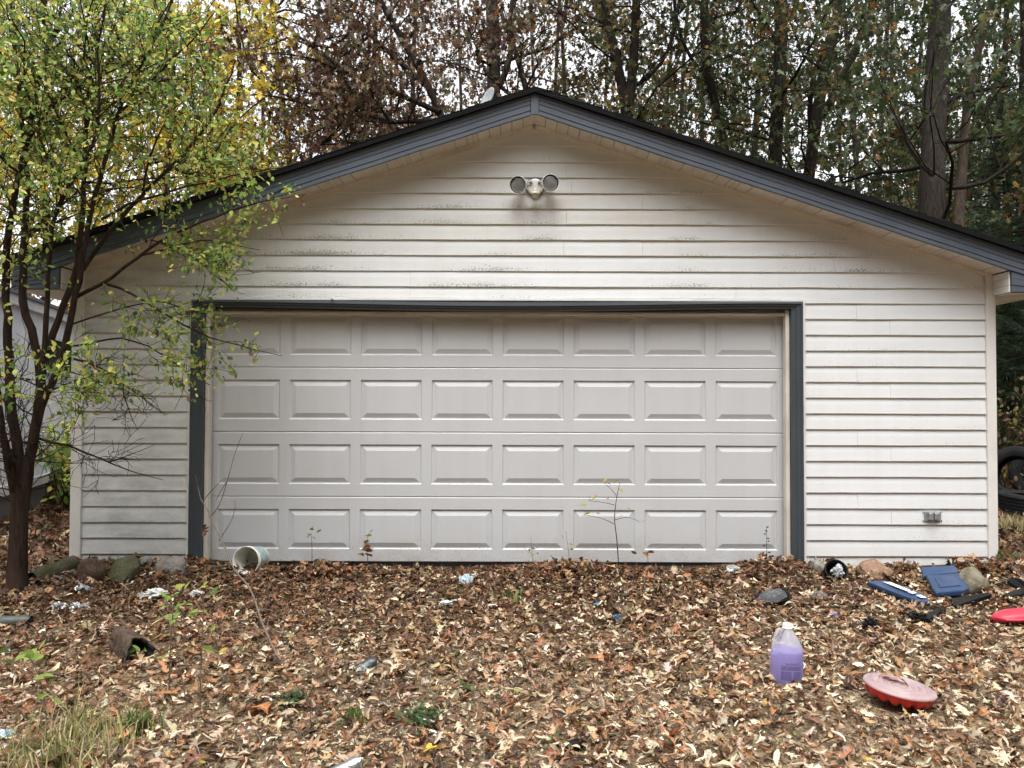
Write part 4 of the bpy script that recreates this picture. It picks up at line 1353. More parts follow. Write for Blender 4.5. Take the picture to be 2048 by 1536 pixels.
low.append(stem_px([(86, 712), (133, 709), (186, 722), (246, 769), (299, 802), (332, 832)], D0, 5.5, 8, 1.5, br, 6))
low.append(stem_px([(246, 769), (252, 829), (262, 845), (276, 860)], 5.48, 5.5, 4, 1.5, br, 5))
low.append(stem_px([(73, 875), (150, 892), (216, 925), (266, 948), (326, 960)], D0, 5.6, 7, 1.5, br, 5))
low.append(stem_px([(216, 925), (256, 912), (280, 905), (309, 890)], 5.5, 5.6, 3, 1.5, br, 5))
low.append(stem_px([(128, 694), (183, 690), (240, 665), (300, 690), (345, 720), (392, 765), (420, 770)], D0, 5.3, 6, 2, br, 6))
low.append(stem_px([(285, 510), (340, 500), (400, 470), (460, 490), (520, 500)], D0 - 0.05, 5.2, 5, 2, br, 6))
low.append(stem_px([(300, 480), (360, 490), (410, 530), (440, 560), (470, 585)], D0 - 0.1, 5.2, 4, 1.5, br, 5))
low.append(stem_px([(200, 440), (270, 400), (340, 385), (420, 360), (500, 345), (590, 330), (622, 320)], D0 - 0.1, 5.15, 7, 2, br, 6))
low.append(stem_px([(140, 650), (180, 634), (230, 620), (300, 600), (360, 600), (395, 640), (420, 690)], D0, 5.3, 5, 1.5, br, 5))
low.append(stem_px([(110, 740), (170, 745), (215, 770), (232, 800)], D0 - 0.1, 5.2, 4, 1.5, br, 5))
low.append(stem_px([(60, 760), (20, 745), (-20, 760), (-60, 750)], D0 - 0.2, 4.9, 5, 2, br, 5))
low.append(stem_px([(70, 800), (120, 770), (170, 760), (200, 740)], D0 - 0.3, 4.9, 5, 2, br, 5))


def clip_tip(p):
    """keep twigs off the garage and inside the tree's outline"""
    u, v, _ = proj(p)[0]
    if p[1] > FY - 0.12 and p[0] > XE0 - 0.2 and p[2] < Z_APEX_F + 0.2 - SL * abs(p[0] - XRIDGE): return False
    edge = np.interp(v, [-200, 0, 100, 200, 320, 400, 520, 600, 700, 790, 830, 1000], [470, 470, 510, 560, 600, 600, 510, 470, 540, 440, 300, 200])
    return u < edge - abs(rg.normal(0, 55)) * (v < 330)


def twiggy(sp, rad, n, L, t0=0.25, bare=False, up=0.05):
    for _ in range(n):
        i = int(rg.uniform(t0, 1.0) * (len(sp) - 2))
        base = unit(sp[i + 1] - sp[i])
        o = unit(np.cross(base, rg.normal(0, 1, 3)))
        a = rg.uniform(0.5, 1.2)
        d = unit(base * math.cos(a) + o * math.sin(a) + [0, 0, up])
        l = L * rg.uniform(0.5, 1.1)
        tips = []
        tb = Tubes()
        grow(tb, tips, sp[i], d, l, max(0.0022, min(rad[i] * 0.4, 0.0055)), 1, 2, rg, up=0.03, wob=0.25, kids=(3, 4))
        if not clip_tip(sp[i] + d * l): continue
        br.V += tb.V; br.F += [f + br.n for f in tb.F]; br.n += tb.n
        if not bare:
            LTIPS.extend([t for t in tips if clip_tip(t[-1])])


for k, (sp, rad) in enumerate(main):
    twiggy(sp, rad, 19 if k < 7 else 14, 0.75 if k < 7 else 0.55, 0.45 if k < 7 else 0.1)
# secondary limbs thrown out of the stems fill the crown in depth
for k in range(40):
    sp, rad = main[int(rg.integers(0, 7))]
    i = int(rg.uniform(0.5, 0.98) * (len(sp) - 2))
    a = rg.uniform(0, 6.28)
    d = unit(np.array([math.cos(a) + 0.1, math.sin(a), rg.uniform(0.2, 1.1)]))
    L = rg.uniform(0.5, 1.25)
    pts = [sp[i]]
    for q in range(5):
        d = unit(d + rg.normal(0, 0.12, 3)); pts.append(pts[-1] + d * L / 5)
    pts = np.array(pts)
    if not clip_tip(pts[-1]): continue
    r_ = np.linspace(min(rad[i] * 0.6, 0.014), 0.004, 6)
    br.add(pts, r_, 5)
    twiggy(pts, r_, 7, 0.5, 0.1)
for k, (sp, rad) in enumerate(low):
    bare = k in (2, 3, 4, 5)
    twiggy(sp, rad, 11 if not bare else 11, 0.27 if not bare else 0.22, 0.35 if not bare else 0.05, bare)
# bare fine twigs round the lower trunk
for sp, rad in main[:3]:
    twiggy(sp[: len(sp) // 3], rad, 16, 0.45, 0.05, True, -0.1)
tr.build('trunk', M['bark_left'], ltree)
o = br.build('branches', M['bark_left'], ltree); o['kind'] = 'stuff'
# leaves sit along the twigs
P, RM, S, C = leaf_on_tips(LTIPS, 6, 0.042, PAL['left'], rg, droop=0.05, off=0.03)
keep = np.array([(p[1] < FY - 0.04) or (p[2] > Z_APEX_F + 0.12 - SL * abs(p[0] - XRIDGE)) or p[0] < XE0 - 0.1 for p in P])
P, RM, S, C = P[keep], RM[keep], S[keep], C[keep]
q = proj(P)
inside = (q[:, 0] > 5) & (q[:, 0] < 2040) & (q[:, 1] > 5) & (q[:, 1] < 1500)
score = np.where(inside, S / q[:, 2] * np.abs(RM[:, :, 2] @ np.array([0, 1, 0])), 0)
big = np.argsort(-score)[:300]
rest = np.ones(len(P), bool); rest[big] = False
idx = rg.integers(0, len(OVATE), len(P))
o = leaf_batch('foliage', OVATE, idx[rest], RM[rest], P[rest], S[rest], C[rest], M['leaf_thin'], ltree)
o['kind'] = 'stuff'
n_left_leaves = len(P)
ov_me = []
for k, (V, T, lat) in enumerate(OVATE + OAK):
    me = bpy.data.meshes.new('leaf')
    me.from_pydata(V.tolist(), [], [tuple(map(int, t)) for t in T])
    at = me.attributes.new('lat', 'FLOAT', 'POINT'); at.data.foreach_set('value', lat.astype(np.float32))
    me.materials.append(M['leaf_own'] if k < len(OVATE) else M['dry_own'])
    ov_me.append(me)


def leaf_obj(name, me, Rm, p, s, c, parent=None):
    o = bpy.data.objects.new(name, me)
    col.objects.link(o)
    w = Matrix.Translation([float(x) for x in p]) @ Matrix(Rm.tolist()).to_4x4() @ Matrix.Scale(float(s), 4)
    if parent is not None:
        o.parent = parent
        w = Matrix.Translation((-ORG[parent.name]).tolist()) @ w
    o.matrix_basis = w
    o.color = (*[float(x) for x in c], 1)
    return o


for i in big:
    leaf_obj('leaf', ov_me[idx[i]], RM[i], P[i], S[i], C[i], ltree)

# unseen ring of leaves added behind the viewer to block the low sky light
rg = np.random.default_rng(78)
n = 11000
A_ = rg.uniform(R(178), R(362), n); Rr_ = rg.uniform(15.5, 22, n)
X = Rr_ * np.cos(A_); Y = Rr_ * np.sin(A_) * 0.95 - 3.0
Z = rg.uniform(0, 1, n) * 14.0 + 0.2
C, _ = pick(PAL['mixed'] + PAL['green'] + PAL['rust'], n, rg)
o = leaf_batch('leaf_mass', STAR, rg.integers(0, 6, n), rot_mats(rg.uniform(0, 6.28, n), rg.uniform(-1.5, 1.5, n), rg.uniform(-1, 1, n)), np.stack([X, Y, Z], 1), rg.uniform(0.7, 1.7, n), C, M['leaf'])
tag(o, 'unseen foliage behind the viewer, added to block the low sky light', None, None, 'stuff')

# ================================================================== THE LEAF LITTER
LIT = {
    'pale': [(4, (0.474, 0.353, 0.231)), (4, (0.606, 0.488, 0.348)), (3, (0.342, 0.233, 0.143)), (3, (0.297, 0.147, 0.066)), (2.5, (0.154, 0.076, 0.039)), (1.5, (0.703, 0.624, 0.472)), (3, (0.083, 0.049, 0.031))],
    'orange': [(3.5, (0.345, 0.168, 0.079)), (3, (0.268, 0.119, 0.058)), (2.5, (0.406, 0.246, 0.124)), (3, (0.452, 0.358, 0.234)), (2.5, (0.164, 0.077, 0.044)), (3, (0.077, 0.045, 0.029)), (0.12, (0.531, 0.391, 0.088)), (0.2, (0.217, 0.231, 0.082))],
    'brown': [(4, (0.147, 0.071, 0.037)), (4, (0.101, 0.051, 0.030)), (3, (0.202, 0.104, 0.049)), (2.5, (0.303, 0.216, 0.125)), (3, (0.051, 0.030, 0.020)), (1.0, (0.253, 0.104, 0.041)), (1.0, (0.421, 0.349, 0.227))],
}
rg = np.random.default_rng(909)


def in_garage(x, y):
    return (x > XL - 0.02) & (x < XR + 0.02) & (y > WY - 0.05)


def litter_points(n, x0, x1, y0, y1, dens=None):
    x = rg.uniform(x0, x1, n); y = rg.uniform(y0, y1, n)
    k = ~in_garage(x, y)
    if dens is not None: k &= rg.uniform(0, 1, n) < dens(x, y)
    # nothing blows in right under the lens
    return x[k], y[k]


def bare(x, y):
    """how thick the leaves lie: thin on the sandy track in the middle foreground"""
    d = np.ones_like(x)
    d -= 0.45 * np.exp(-(((x + 0.55) / 0.55) ** 2 + ((y + 3.0) / 0.75) ** 2))
    d -= 0.40 * np.exp(-(((x + 1.55) / 0.55) ** 2 + ((y + 3.45) / 0.40) ** 2))
    d -= 0.25 * np.exp(-(((x + 0.25) / 0.8) ** 2 + ((y + 2.0) / 0.5) ** 2))
    d -= 0.35 * np.exp(-(((x + 0.6) / 0.7) ** 2 + ((y + 0.45) / 0.22) ** 2))
    return np.clip(d + 0.18 * np.sin(5.1 * x + 1) * np.sin(4.3 * y), 0.12, 1)


def zone_colours(x, y):
    n = len(x)
    near = np.clip((-y - 0.55) / 1.9 + rg.normal(0, 0.25, n) + 0.16 * x, 0.08, 1)
    right = np.clip(0.5 + 0.26 * x + rg.normal(0, 0.3, n), 0, 1)
    a, _ = pick(LIT['brown'], n, rg); b, _ = pick(LIT['pale'], n, rg); c, _ = pick(LIT['orange'], n, rg)
    bc = np.where((rg.uniform(0, 1, n) < 0.45 + 0.45 * right)[:, None], b, c)
    return np.where((rg.uniform(0, 1, n) < near)[:, None], bc, a)


def litter(name, x, y, size, lift, tilt, C, templ=OAK, label=None):
    n = len(x)
    P = np.stack([x, y, ground_h(x, y) + rg.uniform(lift[0], lift[1], n)], 1)
    RM = rot_mats(rg.uniform(0, 6.28, n), rg.normal(0, tilt, n), rg.normal(0, tilt, n))
    flip = rg.uniform(0, 1, n) < 0.5
    RM[flip] = RM[flip] * np.array([1, -1, -1])[None, None, :]
    return P, RM, size, C


def clear_of_things(x, y):
    k = np.ones(len(x), bool)
    for (u, v, r) in ((1572, 1364, 0.085), (1799, 1418, 0.175), (494, 1152, 0.10), (1672, 1160, 0.09), (1760, 1166, 0.08), (1800, 1178, 0.09), (1840, 1194, 0.09), (1895, 1162, 0.17), (1880, 1142, 0.14), (1940, 1195, 0.10), (1905, 1202, 0.08), (2030, 1184, 0.10), (1546, 1206, 0.11), (730, 1334, 0.05), (266, 1310, 0.13), (2030, 1236, 0.16), (1464, 1148, 0.05), (930, 1172, 0.05), (1742, 1262, 0.07), (1838, 1246, 0.08), (1866, 1228, 0.07)):
        p = gp(u, v)
        k &= (x - p[0]) ** 2 + (y - p[1] - 0.3 * r) ** 2 > r * r
    return k


x, y = litter_points(40000, -4.6, 5.2, -4.35, -0.14, bare)
k = clear_of_things(x, y); x, y = x[k], y[k]
S = rg.gamma(4.2, 0.0106, len(x)).clip(0.022, 0.125)
batch1 = litter('leaf_litter', x, y, S, (0.004, 0.040), 0.44, zone_colours(x, y))
# the sides of the garage and the wood floor behind
# drifts blown up against the door and the wall
xd, yd = litter_points(5200, -3.7, 4.1, -0.46, -0.135)
kd = clear_of_things(xd, yd) & (rg.uniform(0, 1, len(xd)) < 0.55 + 0.45 * np.sin(2.3 * xd + 1.2 * np.sin(1.1 * xd)))
xd, yd = xd[kd], yd[kd]
hd = 0.035 + 0.05 * np.clip(np.sin(2.3 * xd + 1.2 * np.sin(1.1 * xd)), 0, 1)
Cd, _ = pick(LIT['brown'] + LIT['orange'], len(xd), rg)
batch3 = litter('leaf_litter', xd, yd, rg.gamma(5, 0.012, len(xd)).clip(0.03, 0.13), (0.0, 1.0), 0.6, Cd)
batch3[0][:, 2] = ground_h(xd, yd) + (batch3[0][:, 2] - ground_h(xd, yd)) * hd
x2, y2 = litter_points(7500, -11, 12, -0.4, 12)
x3, y3 = litter_points(1600, -7.5, -4.4, -4.3, 0.2)
x5, y5 = litter_points(3600, -7.5, -3.4, -0.5, 6)
x6, y6 = litter_points(2600, 3.9, 8, -0.3, 5)
x4, y4 = litter_points(1500, 5.1, 8.0, -4.3, 0.2)
x2 = np.concatenate([x2, x3, x4, x5, x6]); y2 = np.concatenate([y2, y3, y4, y5, y6])
C2, _ = pick(LIT['brown'], len(x2), rg)
batch2 = litter('leaf_litter', x2, y2, rg.uniform(0.07, 0.17, len(x2)), (0.0, 0.05), 0.5, C2)
P, RM, S, C = [np.concatenate([a, b, c_]) for a, b, c_ in zip(batch1, batch2, batch3)]
idx = rg.integers(0, len(OAK), len(P))
q = proj(P)
vis = (q[:, 0] > 12) & (q[:, 0] < 2036) & (q[:, 1] > 1150) & (q[:, 1] < 1528) & (np.arange(len(P)) < len(batch1[0]))
px = S / q[:, 2] * F_PX
top = P[:, 2] - ground_h(P[:, 0], P[:, 1])
score = np.where(vis & (top > 0.016), px * (0.5 + np.abs(RM[:, 2, 2])), 0)
big = np.argsort(-score)[:294]
for i in big: P[i, 2] += 0.012
Co, _ = pick(LIT['orange'], len(big), rg)
_k = rg.uniform(0, 1, len(big)) < 0.62
C[big[_k]] = Co[_k]
# a lifted leaf that flies above its neighbours would look wrong: the largest are settled on top
rest = np.ones(len(P), bool); rest[big] = False
LITE = [oak_template(500 + k_, np.random.default_rng(k_).choice([-1, 1]) * (0.6 + 0.13 * k_), (1.2 + 0.3 * k_) * (1 if k_ % 3 else -1), 0.9 * math.sin(k_ * 2.0), True, True) for k_ in range(14)]
tmpl_all = OAK + LITE
small = (S < 0.085) | (np.arange(len(P)) >= len(batch1[0]))
idx = np.where(small & rest, len(OAK) + idx % len(LITE), idx)
o = leaf_batch('leaf_litter', tmpl_all, idx[rest], RM[rest], P[rest], S[rest], C[rest], M['dry'])
tag(o, 'layer of small curled oak leaves covering the whole yard', None, None, 'stuff')


def leaf_kind(c):
    l = 0.3 * c[0] + 0.6 * c[1] + 0.1 * c[2]
    if c[0] > 0.33 and c[2] < 0.33 * c[1]: return 'yellow'
    if c[1] > 0.62 * c[0]: return 'pale tan'
    if l < 0.085: return 'dark brown'
    return 'orange-brown'


for i in big:
    o = leaf_obj('fallen_leaf', ov_me[len(OVATE) + idx[i]], RM[i], P[i], S[i], C[i])
    kd = leaf_kind(C[i])
    if kd == 'yellow':
        kd = 'orange-brown'; o.color = (0.33, 0.16, 0.07, 1)
    tag(o, {'yellow': 'yellow lobed leaf among the brown fallen leaves of the yard', 'pale tan': 'large pale tan curled oak leaf in the foreground litter', 'dark brown': 'large dark brown curled oak leaf in the foreground litter', 'orange-brown': 'large orange-brown curled oak leaf in the foreground litter'}[kd], 'leaf', 'large fallen oak leaves in the foreground')

# rolled-up leaves seen edge-on
n = 19000
x, y = litter_points(n, -4.5, 5.1, -4.3, -0.16)
k = clear_of_things(x, y); x, y = x[k], y[k]; n = len(x)
temp = []
for k in range(10):
    r_ = np.random.default_rng(600 + k)
    V, T = [], []
    bend = r_.uniform(-1.4, 1.4); wid = r_.uniform(0.10, 0.20)
    for i, t in enumerate((-0.5, -0.2, 0.15, 0.5)):
        w = wid * (0.35 if i in (0, 3) else 1.0) * r_.uniform(.7, 1.2)
        cx_ = bend * t * t
        V += [(cx_ - w, t, 0.6 * w + r_.normal(0, .02)), (cx_, t, r_.normal(0, .02)), (cx_ + w * .8, t, 0.9 * w)]
    for i in range(3):
        a = 3 * i
        T += [(a, a + 1, a + 4), (a, a + 4, a + 3), (a + 1, a + 2, a + 5), (a + 1, a + 5, a + 4)]
    temp.append((np.array(V), np.array(T), np.array([1.0, 0.3, 1.0] * 4)))
C = zone_colours(x, y)
Cp, _ = pick(LIT['pale'], n, rg)
C = np.where((rg.uniform(0, 1, n) < np.clip((-y - 0.5) * 0.26, 0.05, 0.6))[:, None], Cp, C)
o = leaf_batch('leaf_curls', temp, rg.integers(0, 10, n), rot_mats(rg.uniform(0, 6.28, n), rg.normal(0, 0.35, n), rg.normal(0, 0.7, n)), np.stack([x, y, ground_h(x, y) + rg.uniform(0.008, 0.045, n)], 1), rg.uniform(0.025, 0.075, n), C, M['dry'])
tag(o, 'rolled-up dry leaves lying between the flatter ones', None, None, 'stuff')

# broken bits between the leaves
n = 30000
x = rg.uniform(-4.4, 5.0, n); y = rg.uniform(-4.3, -0.16, n)
temp = []
for k in range(4):
    r_ = np.random.default_rng(k)
    V = np.array([(-0.5, -0.25, 0.0), (0.5, -0.18, 0.1), (0.42, 0.25, 0.0), (-0.45, 0.2, 0.12)]) + r_.normal(0, 0.1, (4, 3))
    temp.append((V, np.array([(0, 1, 2), (0, 2, 3)]), np.array([1.0, 1.0, 1.0, 1.0])))
C, _ = pick(LIT['pale'] + LIT['brown'], n, rg, 0.3)
o = leaf_batch('leaf_crumbs', temp, rg.integers(0, 4, n), rot_mats(rg.uniform(0, 6.28, n), rg.normal(0, 0.45, n), rg.normal(0, 0.45, n)), np.stack([x, y, ground_h(x, y) + rg.uniform(0.0, 0.022, n)], 1), rg.gamma(4, 0.0055, n).clip(0.006, 0.05), C, M['dry'])
tag(o, 'broken leaf bits and chips between the fallen leaves', None, None, 'stuff')
# pebbles and sand grains on the bare track
n = 9000
x = rg.normal(-0.7, 0.9, n); y = rg.normal(-3.0, 0.7, n)
k = (bare(x, y) < 0.75) & (y < -0.3); x, y = x[k], y[k]; n = len(x)
V = np.array([(1, 0, 0), (-.5, .8, 0), (-.5, -.8, 0), (0, 0, .8), (0.1, 0, -.4)])
C, _ = pick([(3, (0.42, 0.33, 0.21)), (2, (0.55, 0.47, 0.33)), (2, (0.26, 0.19, 0.12)), (1, (0.5, 0.48, 0.44))], n, rg)
o = leaf_batch('gravel', [(V, np.array([(0, 1, 3), (1, 2, 3), (2, 0, 3)]), np.ones(5))], np.zeros(n, int), rot_mats(rg.uniform(0, 6.28, n), rg.normal(0, .2, n), rg.normal(0, .2, n)), np.stack([x, y, ground_h(x, y) + 0.002], 1), rg.gamma(3, 0.0018, n).clip(0.002, 0.014), C, M['dry'])
tag(o, 'sandy gravel showing between the leaves', None, None, 'stuff')
# two leaves one can single out
def one_leaf(u, v, s, c, label, tmpl=3, yaw=0.5, tilt=-0.3, lift=0.05, d=None, roll=0.1):
    p = gp(u, v, lift) if d is None else pt(u, v, d)
    RMx = rot_mats(np.array([yaw]), np.array([tilt]), np.array([roll]))[0]
    return tag(leaf_obj('fallen_leaf', ov_me[len(OVATE) + tmpl], RMx, p, s, c), label, 'leaf')
one_leaf(866, 1496, 0.10, (0.62, 0.42, 0.05), 'bright yellow leaf lying near the bottom edge left of centre', 3)
one_leaf(520, 1410, 0.15, (0.40, 0.15, 0.055), 'big reddish-orange oak leaf lying flat in the left foreground', 5, 0.9, -0.35, 0.06)

# ================================================================== THINGS LYING IN THE YARD
def ground_at(u, v):
    return gp(u, v)


def rock(u, v, wpx, hpx, dep, m, label, seed):
    """u, v: the middle of the foot of the stone in the photograph"""
    p = gp(u, v)
    d = p[1] - CAM[1]
    w, h = wpx * d / F_PX, hpx * d / F_PX
    p = p + np.array([0, dep * 0.5, 0])
    import bmesh
    bm = bmesh.new()
    bmesh.ops.create_icosphere(bm, subdivisions=4, radius=1.0)
    r_ = np.random.default_rng(seed)
    k1 = r_.normal(0, 1, (7, 3)); ph = r_.uniform(0, 6.28, 7)
    cuts = [(unit(r_.normal(0, 1, 3)), r_.uniform(0.66, 0.9)) for _ in range(9)]
    V = np.array([vv.co[:] for vv in bm.verts])
    F = [[vv.index for vv in f.verts] for f in bm.faces]
    bm.free()
    for nn_, dd_ in cuts:
        t = V @ nn_ - dd_
        V = V - np.where(t > 0, t, 0)[:, None] * nn_ * 0.85
    s = 1 + 0.05 * sum(np.sin(V @ (k1[i] * 1.6) + ph[i]) for i in range(4)) + 0.016 * sum(np.sin(V @ (k1[i] * 6) + ph[i]) for i in range(7))
    V = V * s[:, None]
    V = V / np.abs(V).max(0)
    V = V * np.array([w / 2, dep / 2, h * 0.72])
    V[:, 2] += h * 0.28
    o = mesh('stone', V + p, F, m, None, True, p)
    return tag(o, label, 'stone')


rock(166, 1168, 62, 46, 0.22, M['rock_brown'], 'round red-brown stone at the left corner of the garage', 1)
rock(236, 1172, 66, 52, 0.26, M['rock_moss'], 'mossy green stone beside the round red-brown one', 2)
rock(332, 1150, 62, 34, 0.20, M['rock_grey'], 'grey stone with a sloping top left of the door trim', 3)
rock(283, 1142, 26, 26, 0.14, M['rock_grey'], 'small pale stone between the mossy and the grey stones', 4)
rock(1646, 1150, 34, 26, 0.16, M['rock_grey'], 'pale grey stone behind the black pot', 5)
rock(1764, 1160, 74, 34, 0.24, M['rock_red'], 'rounded reddish stone between the black pot and the blue plastic', 6)
rock(1966, 1192, 66, 48, 0.24, M['rock_tan'], 'tan lichen-marked stone at the right corner of the garage', 7)


def crumple(name, u, v, wpx, hpx, m, label, cat, seed, lift=0.01, sub=4, sharp=0.34):
    import bmesh
    p = gp(u, v, lift); d = p[1] - CAM[1]
    w, h = wpx * d / F_PX, hpx * d / F_PX
    bm = bmesh.new(); bmesh.ops.create_icosphere(bm, subdivisions=sub, radius=1.0)
    V = np.array([vv.co[:] for vv in bm.verts]); F = [[vv.index for vv in f.verts] for f in bm.faces]; bm.free()
    r_ = np.random.default_rng(seed)
    V = V * (1 + r_.normal(0, sharp * 0.5, (len(V), 1)).clip(-0.6, 0.6))
    k1 = r_.normal(0, 1, (4, 3)) * 2.4
    V = V * (1 + sharp * sum(np.sin(V @ k1[i] + i) for i in range(4)) / 2.5)[:, None]
    V = V / (V.max(0) - V.min(0)) * 2
    V = V * np.array([w / 2, w * 0.36, h / 2]); V[:, 2] += h * 0.36
    o = mesh(name, V + p, F, m, None, False, p)
    return tag(o, label, cat)


crumple('paper', 1464, 1148, 34, 26, M['paper'], 'crumpled greenish-white paper before the right end of the door', 'paper', 21)
crumple('paper', 930, 1172, 30, 28, M['paper_blue'], 'crumpled blue-white paper on the leaves in front of the door', 'paper', 22)
crumple('paper', 950, 1156, 16, 12, M['paper'], 'small white paper scrap behind the blue-white paper', 'paper', 23, sub=2)
crumple('wrapper', 893, 1208, 28, 9, M['paper_blue'], 'thin pale wrapper lying flat below the blue-white paper', 'wrapper', 24, sub=2)
crumple('wrapper', 1233, 1244, 18, 20, M['wrap_blue'], 'small bright blue crumpled wrapper right of centre', 'wrapper', 25)
crumple('wrapper', 1192, 1211, 18, 7, M['wrap_blue'], 'flat dull blue scrap just above the bright blue wrapper', 'wrapper', 26, sub=2)
crumple('wrapper', 1668, 1236, 18, 18, plain('violet_yellow_wrapper', (0.36, 0.30, 0.50), 0.4, 0.4, 40, dirt=((0.6, 0.5, 0.15), 0.9)), 'small violet and yellow wrapper behind the jug', 'wrapper', 27)
crumple('foil', 120, 1220, 40, 22, M['foil'], 'crumpled silver foil left of the other foil piece at the left', 'foil', 28)
crumple('foil', 158, 1222, 38, 22, M['foil'], 'ragged silver foil piece closer to the mossy stone', 'foil', 29, sharp=0.45)
crumple('plastic_bag', 306, 1198, 62, 26, M['paper'], 'dirty white plastic bag half under leaves at the left', 'bag', 30, sharp=0.4)
crumple('plastic_bag', 392, 1190, 42, 12, M['paper'], 'flattened white plastic scrap beside the dirty bag', 'bag', 31)
crumple('plastic_bag', 14, 1480, 34, 30, M['paper_blue'], 'torn bluish-white plastic in the grass at the bottom left', 'bag', 32)
crumple('wrapper', 205, 1258, 22, 12, M['paper'], 'small white scrap above the hollow log', 'wrapper', 33, sub=2)
crumple('wrapper', 378, 1276, 14, 12, M['foil'], 'tiny silver scrap between the green saplings', 'wrapper', 34, sub=2)
crumple('clear_scrap', 1636, 1196, 44, 16, M['clear'], 'piece of clear crumpled plastic left of the long blue board', 'plastic', 35)
crumple('leaf_clod', 1150, 1494, 40, 18, M['black'], 'dark flat scrap among leaves near the bottom edge', 'scrap', 36, sub=2, sharp=0.2)
crumple('black_rag', 1742, 1262, 40, 30, M['black'], 'black crumpled glove-like rag right of the jug', 'rag', 37, sharp=0.26)
crumple('black_rag', 1838, 1246, 48, 26, M['black'], 'black torn plastic lump under the long dark strip', 'rag', 38, sharp=0.26)


def can(u, v, r, L, axis, m, m2, label, dent=0.2, seed=0):
    p = gp(u, v, r * 0.8)
    o = thing('can', (p[0], p[1], float(ground_h(p[0], p[1]))), label, 'can')
    r_ = np.random.default_rng(seed); ph = r_.uniform(0, 6.28, 3)
    def mod(rr, z, a, k):
        return rr * (1 - dent * (0.5 + 0.5 * math.sin(2 * a + ph[0] + 9 * z)) * math.cos(6 * z / L * 0.5) ** 2), z + 0.006 * math.sin(3 * a + ph[1])
    Mx = frame_to(axis, p)
    V, F = lathe([(r * 0.74, -L / 2), (r * 0.95, -L / 2 + 0.008), (r, -L / 2 + 0.016), (r * 0.97, -L * 0.2), (r * 0.93, 0.0), (r * 0.98, L * 0.2), (r, L / 2 - 0.014), (r * 0.82, L / 2 - 0.003), (r * 0.80, L / 2)], 24, Mx, mod)
    mesh('body', V, F, m, o, True)
    V, F = lathe([(r * 0.81, L / 2 - 0.002), (r * 0.76, L / 2 - 0.006), (0.0, L / 2 - 0.006)], 24, Mx, mod)
    mesh('lid', V, F, m2, o, True)
    V, F = lathe([(r * 0.74, -L / 2), (r * 0.70, -L / 2 + 0.003), (0.0, -L / 2 + 0.010)], 24, Mx, mod)
    mesh('base', V, F, m2, o, True)
    return o


can(730, 1334, 0.034, 0.115, (0.75, 0.45, 0.30), M['can_black'], M['foil'], 'crushed black and silver can left of centre among leaves', 0.35, 1)
can(692, 1540, 0.033, 0.12, (0.9, 0.25, 0.35), M['foil'], M['foil'], 'silver can cut off by the bottom edge of the view', 0.1, 2)
can(30, 1244, 0.042, 0.17, (1, 0.15, 0.0), plain('dull_grey_tin', (0.055, 0.06, 0.052), 0.5, 0.3, 20), M['dark_gap'], 'dull grey tin lying at the left edge', 0.1, 3)
can(166, 1178, 0.032, 0.085, (-0.55, -0.6, 0.45), M['grey_metal'], M['foil'], 'tilted grey tin in front of the round red-brown stone', 0.05, 4)


# white bucket on its side
p = gp(494, 1152)
d = p[1] - CAM[1]
bk = thing('bucket', p, 'white plastic bucket with a teal label lying on its side by the door', 'bucket')
ax = unit(np.array([-0.17, -0.97, 0.10]))
rad_b, Lb = 0.112, 0.21
mid = pt(492, 1128, d + 0.02)
mid[2] = max(mid[2], p[2] + rad_b)
Mb = frame_to(ax, mid)
pr = [(0.0, -Lb), (0.088, -Lb), (0.094, -Lb + 0.008), (0.104, -0.05), (0.106, -0.048), (0.106, -0.03), (0.112, -0.028), (0.112, -0.018), (0.107, -0.016), (0.110, 0.0), (0.1125, 0.002), (0.112, 0.006), (0.1055, 0.005), (0.1035, -0.01), (0.091, -Lb + 0.01), (0.0, -Lb + 0.006)]
V, F = lathe(pr, 48, Mb); mesh('body', V, F, M['bucket'], bk, True)
n = 48
Vl, Fl = [], []
for j in range(40):
    a = j / 48 * 6.283
    for z, rr in ((-Lb + 0.035, 0.0978), (-0.06, 0.1042)):
        Vl.append((rr * math.cos(a), rr * math.sin(a), z))
Fl = [(2 * j, 2 * j + 2, 2 * j + 3, 2 * j + 1) for j in range(39)]
Vl = np.array(Vl) @ Mb[:3, :3].T + Mb[:3, 3]
mesh('label', Vl, Fl, M['teal'], bk, True)

# purple jug
jp = gp(1572, 1364)
jug = thing('jug', jp, 'clear-white gallon jug half full of purple fluid standing on the leaves', 'jug')
d = jp[1] - CAM[1]
JS = 122 * d / F_PX / 0.300
t = NT('milky_jug_plastic')
tr_ = t.node('ShaderNodeBsdfTransparent'); tr_.inputs[0].default_value = (0.93, 0.94, 0.97, 1)
tl_ = t.node('ShaderNodeBsdfTranslucent'); tl_.inputs[0].default_value = (0.86, 0.88, 0.92, 1)
t.set((0.84, 0.86, 0.90), 0.3, 0.5)
m1 = t.node('ShaderNodeMixShader'); m1.inputs[0].default_value = 0.45
t.l.new(t.b.outputs[0], m1.inputs[1]); t.l.new(tl_.outputs[0], m1.inputs[2])
m2 = t.node('ShaderNodeMixShader'); m2.inputs[0].default_value = 0.63
t.l.new(m1.outputs[0], m2.inputs[1]); t.l.new(tr_.outputs[0], m2.inputs[2])
t.l.new(m2.outputs[0], t.out.inputs['Surface'])
M['jug'] = t.m
t = NT('purple_fluid')
t.set(t.mix(t.noise(6, 2, 0.5), (0.27, 0.17, 0.60), (0.31, 0.20, 0.64)), 0.15, 0.5)
tl_ = t.node('ShaderNodeBsdfTranslucent'); tl_.inputs[0].default_value = (0.45, 0.32, 0.85, 1)
m1 = t.node('ShaderNodeMixShader'); m1.inputs[0].default_value = 0.45
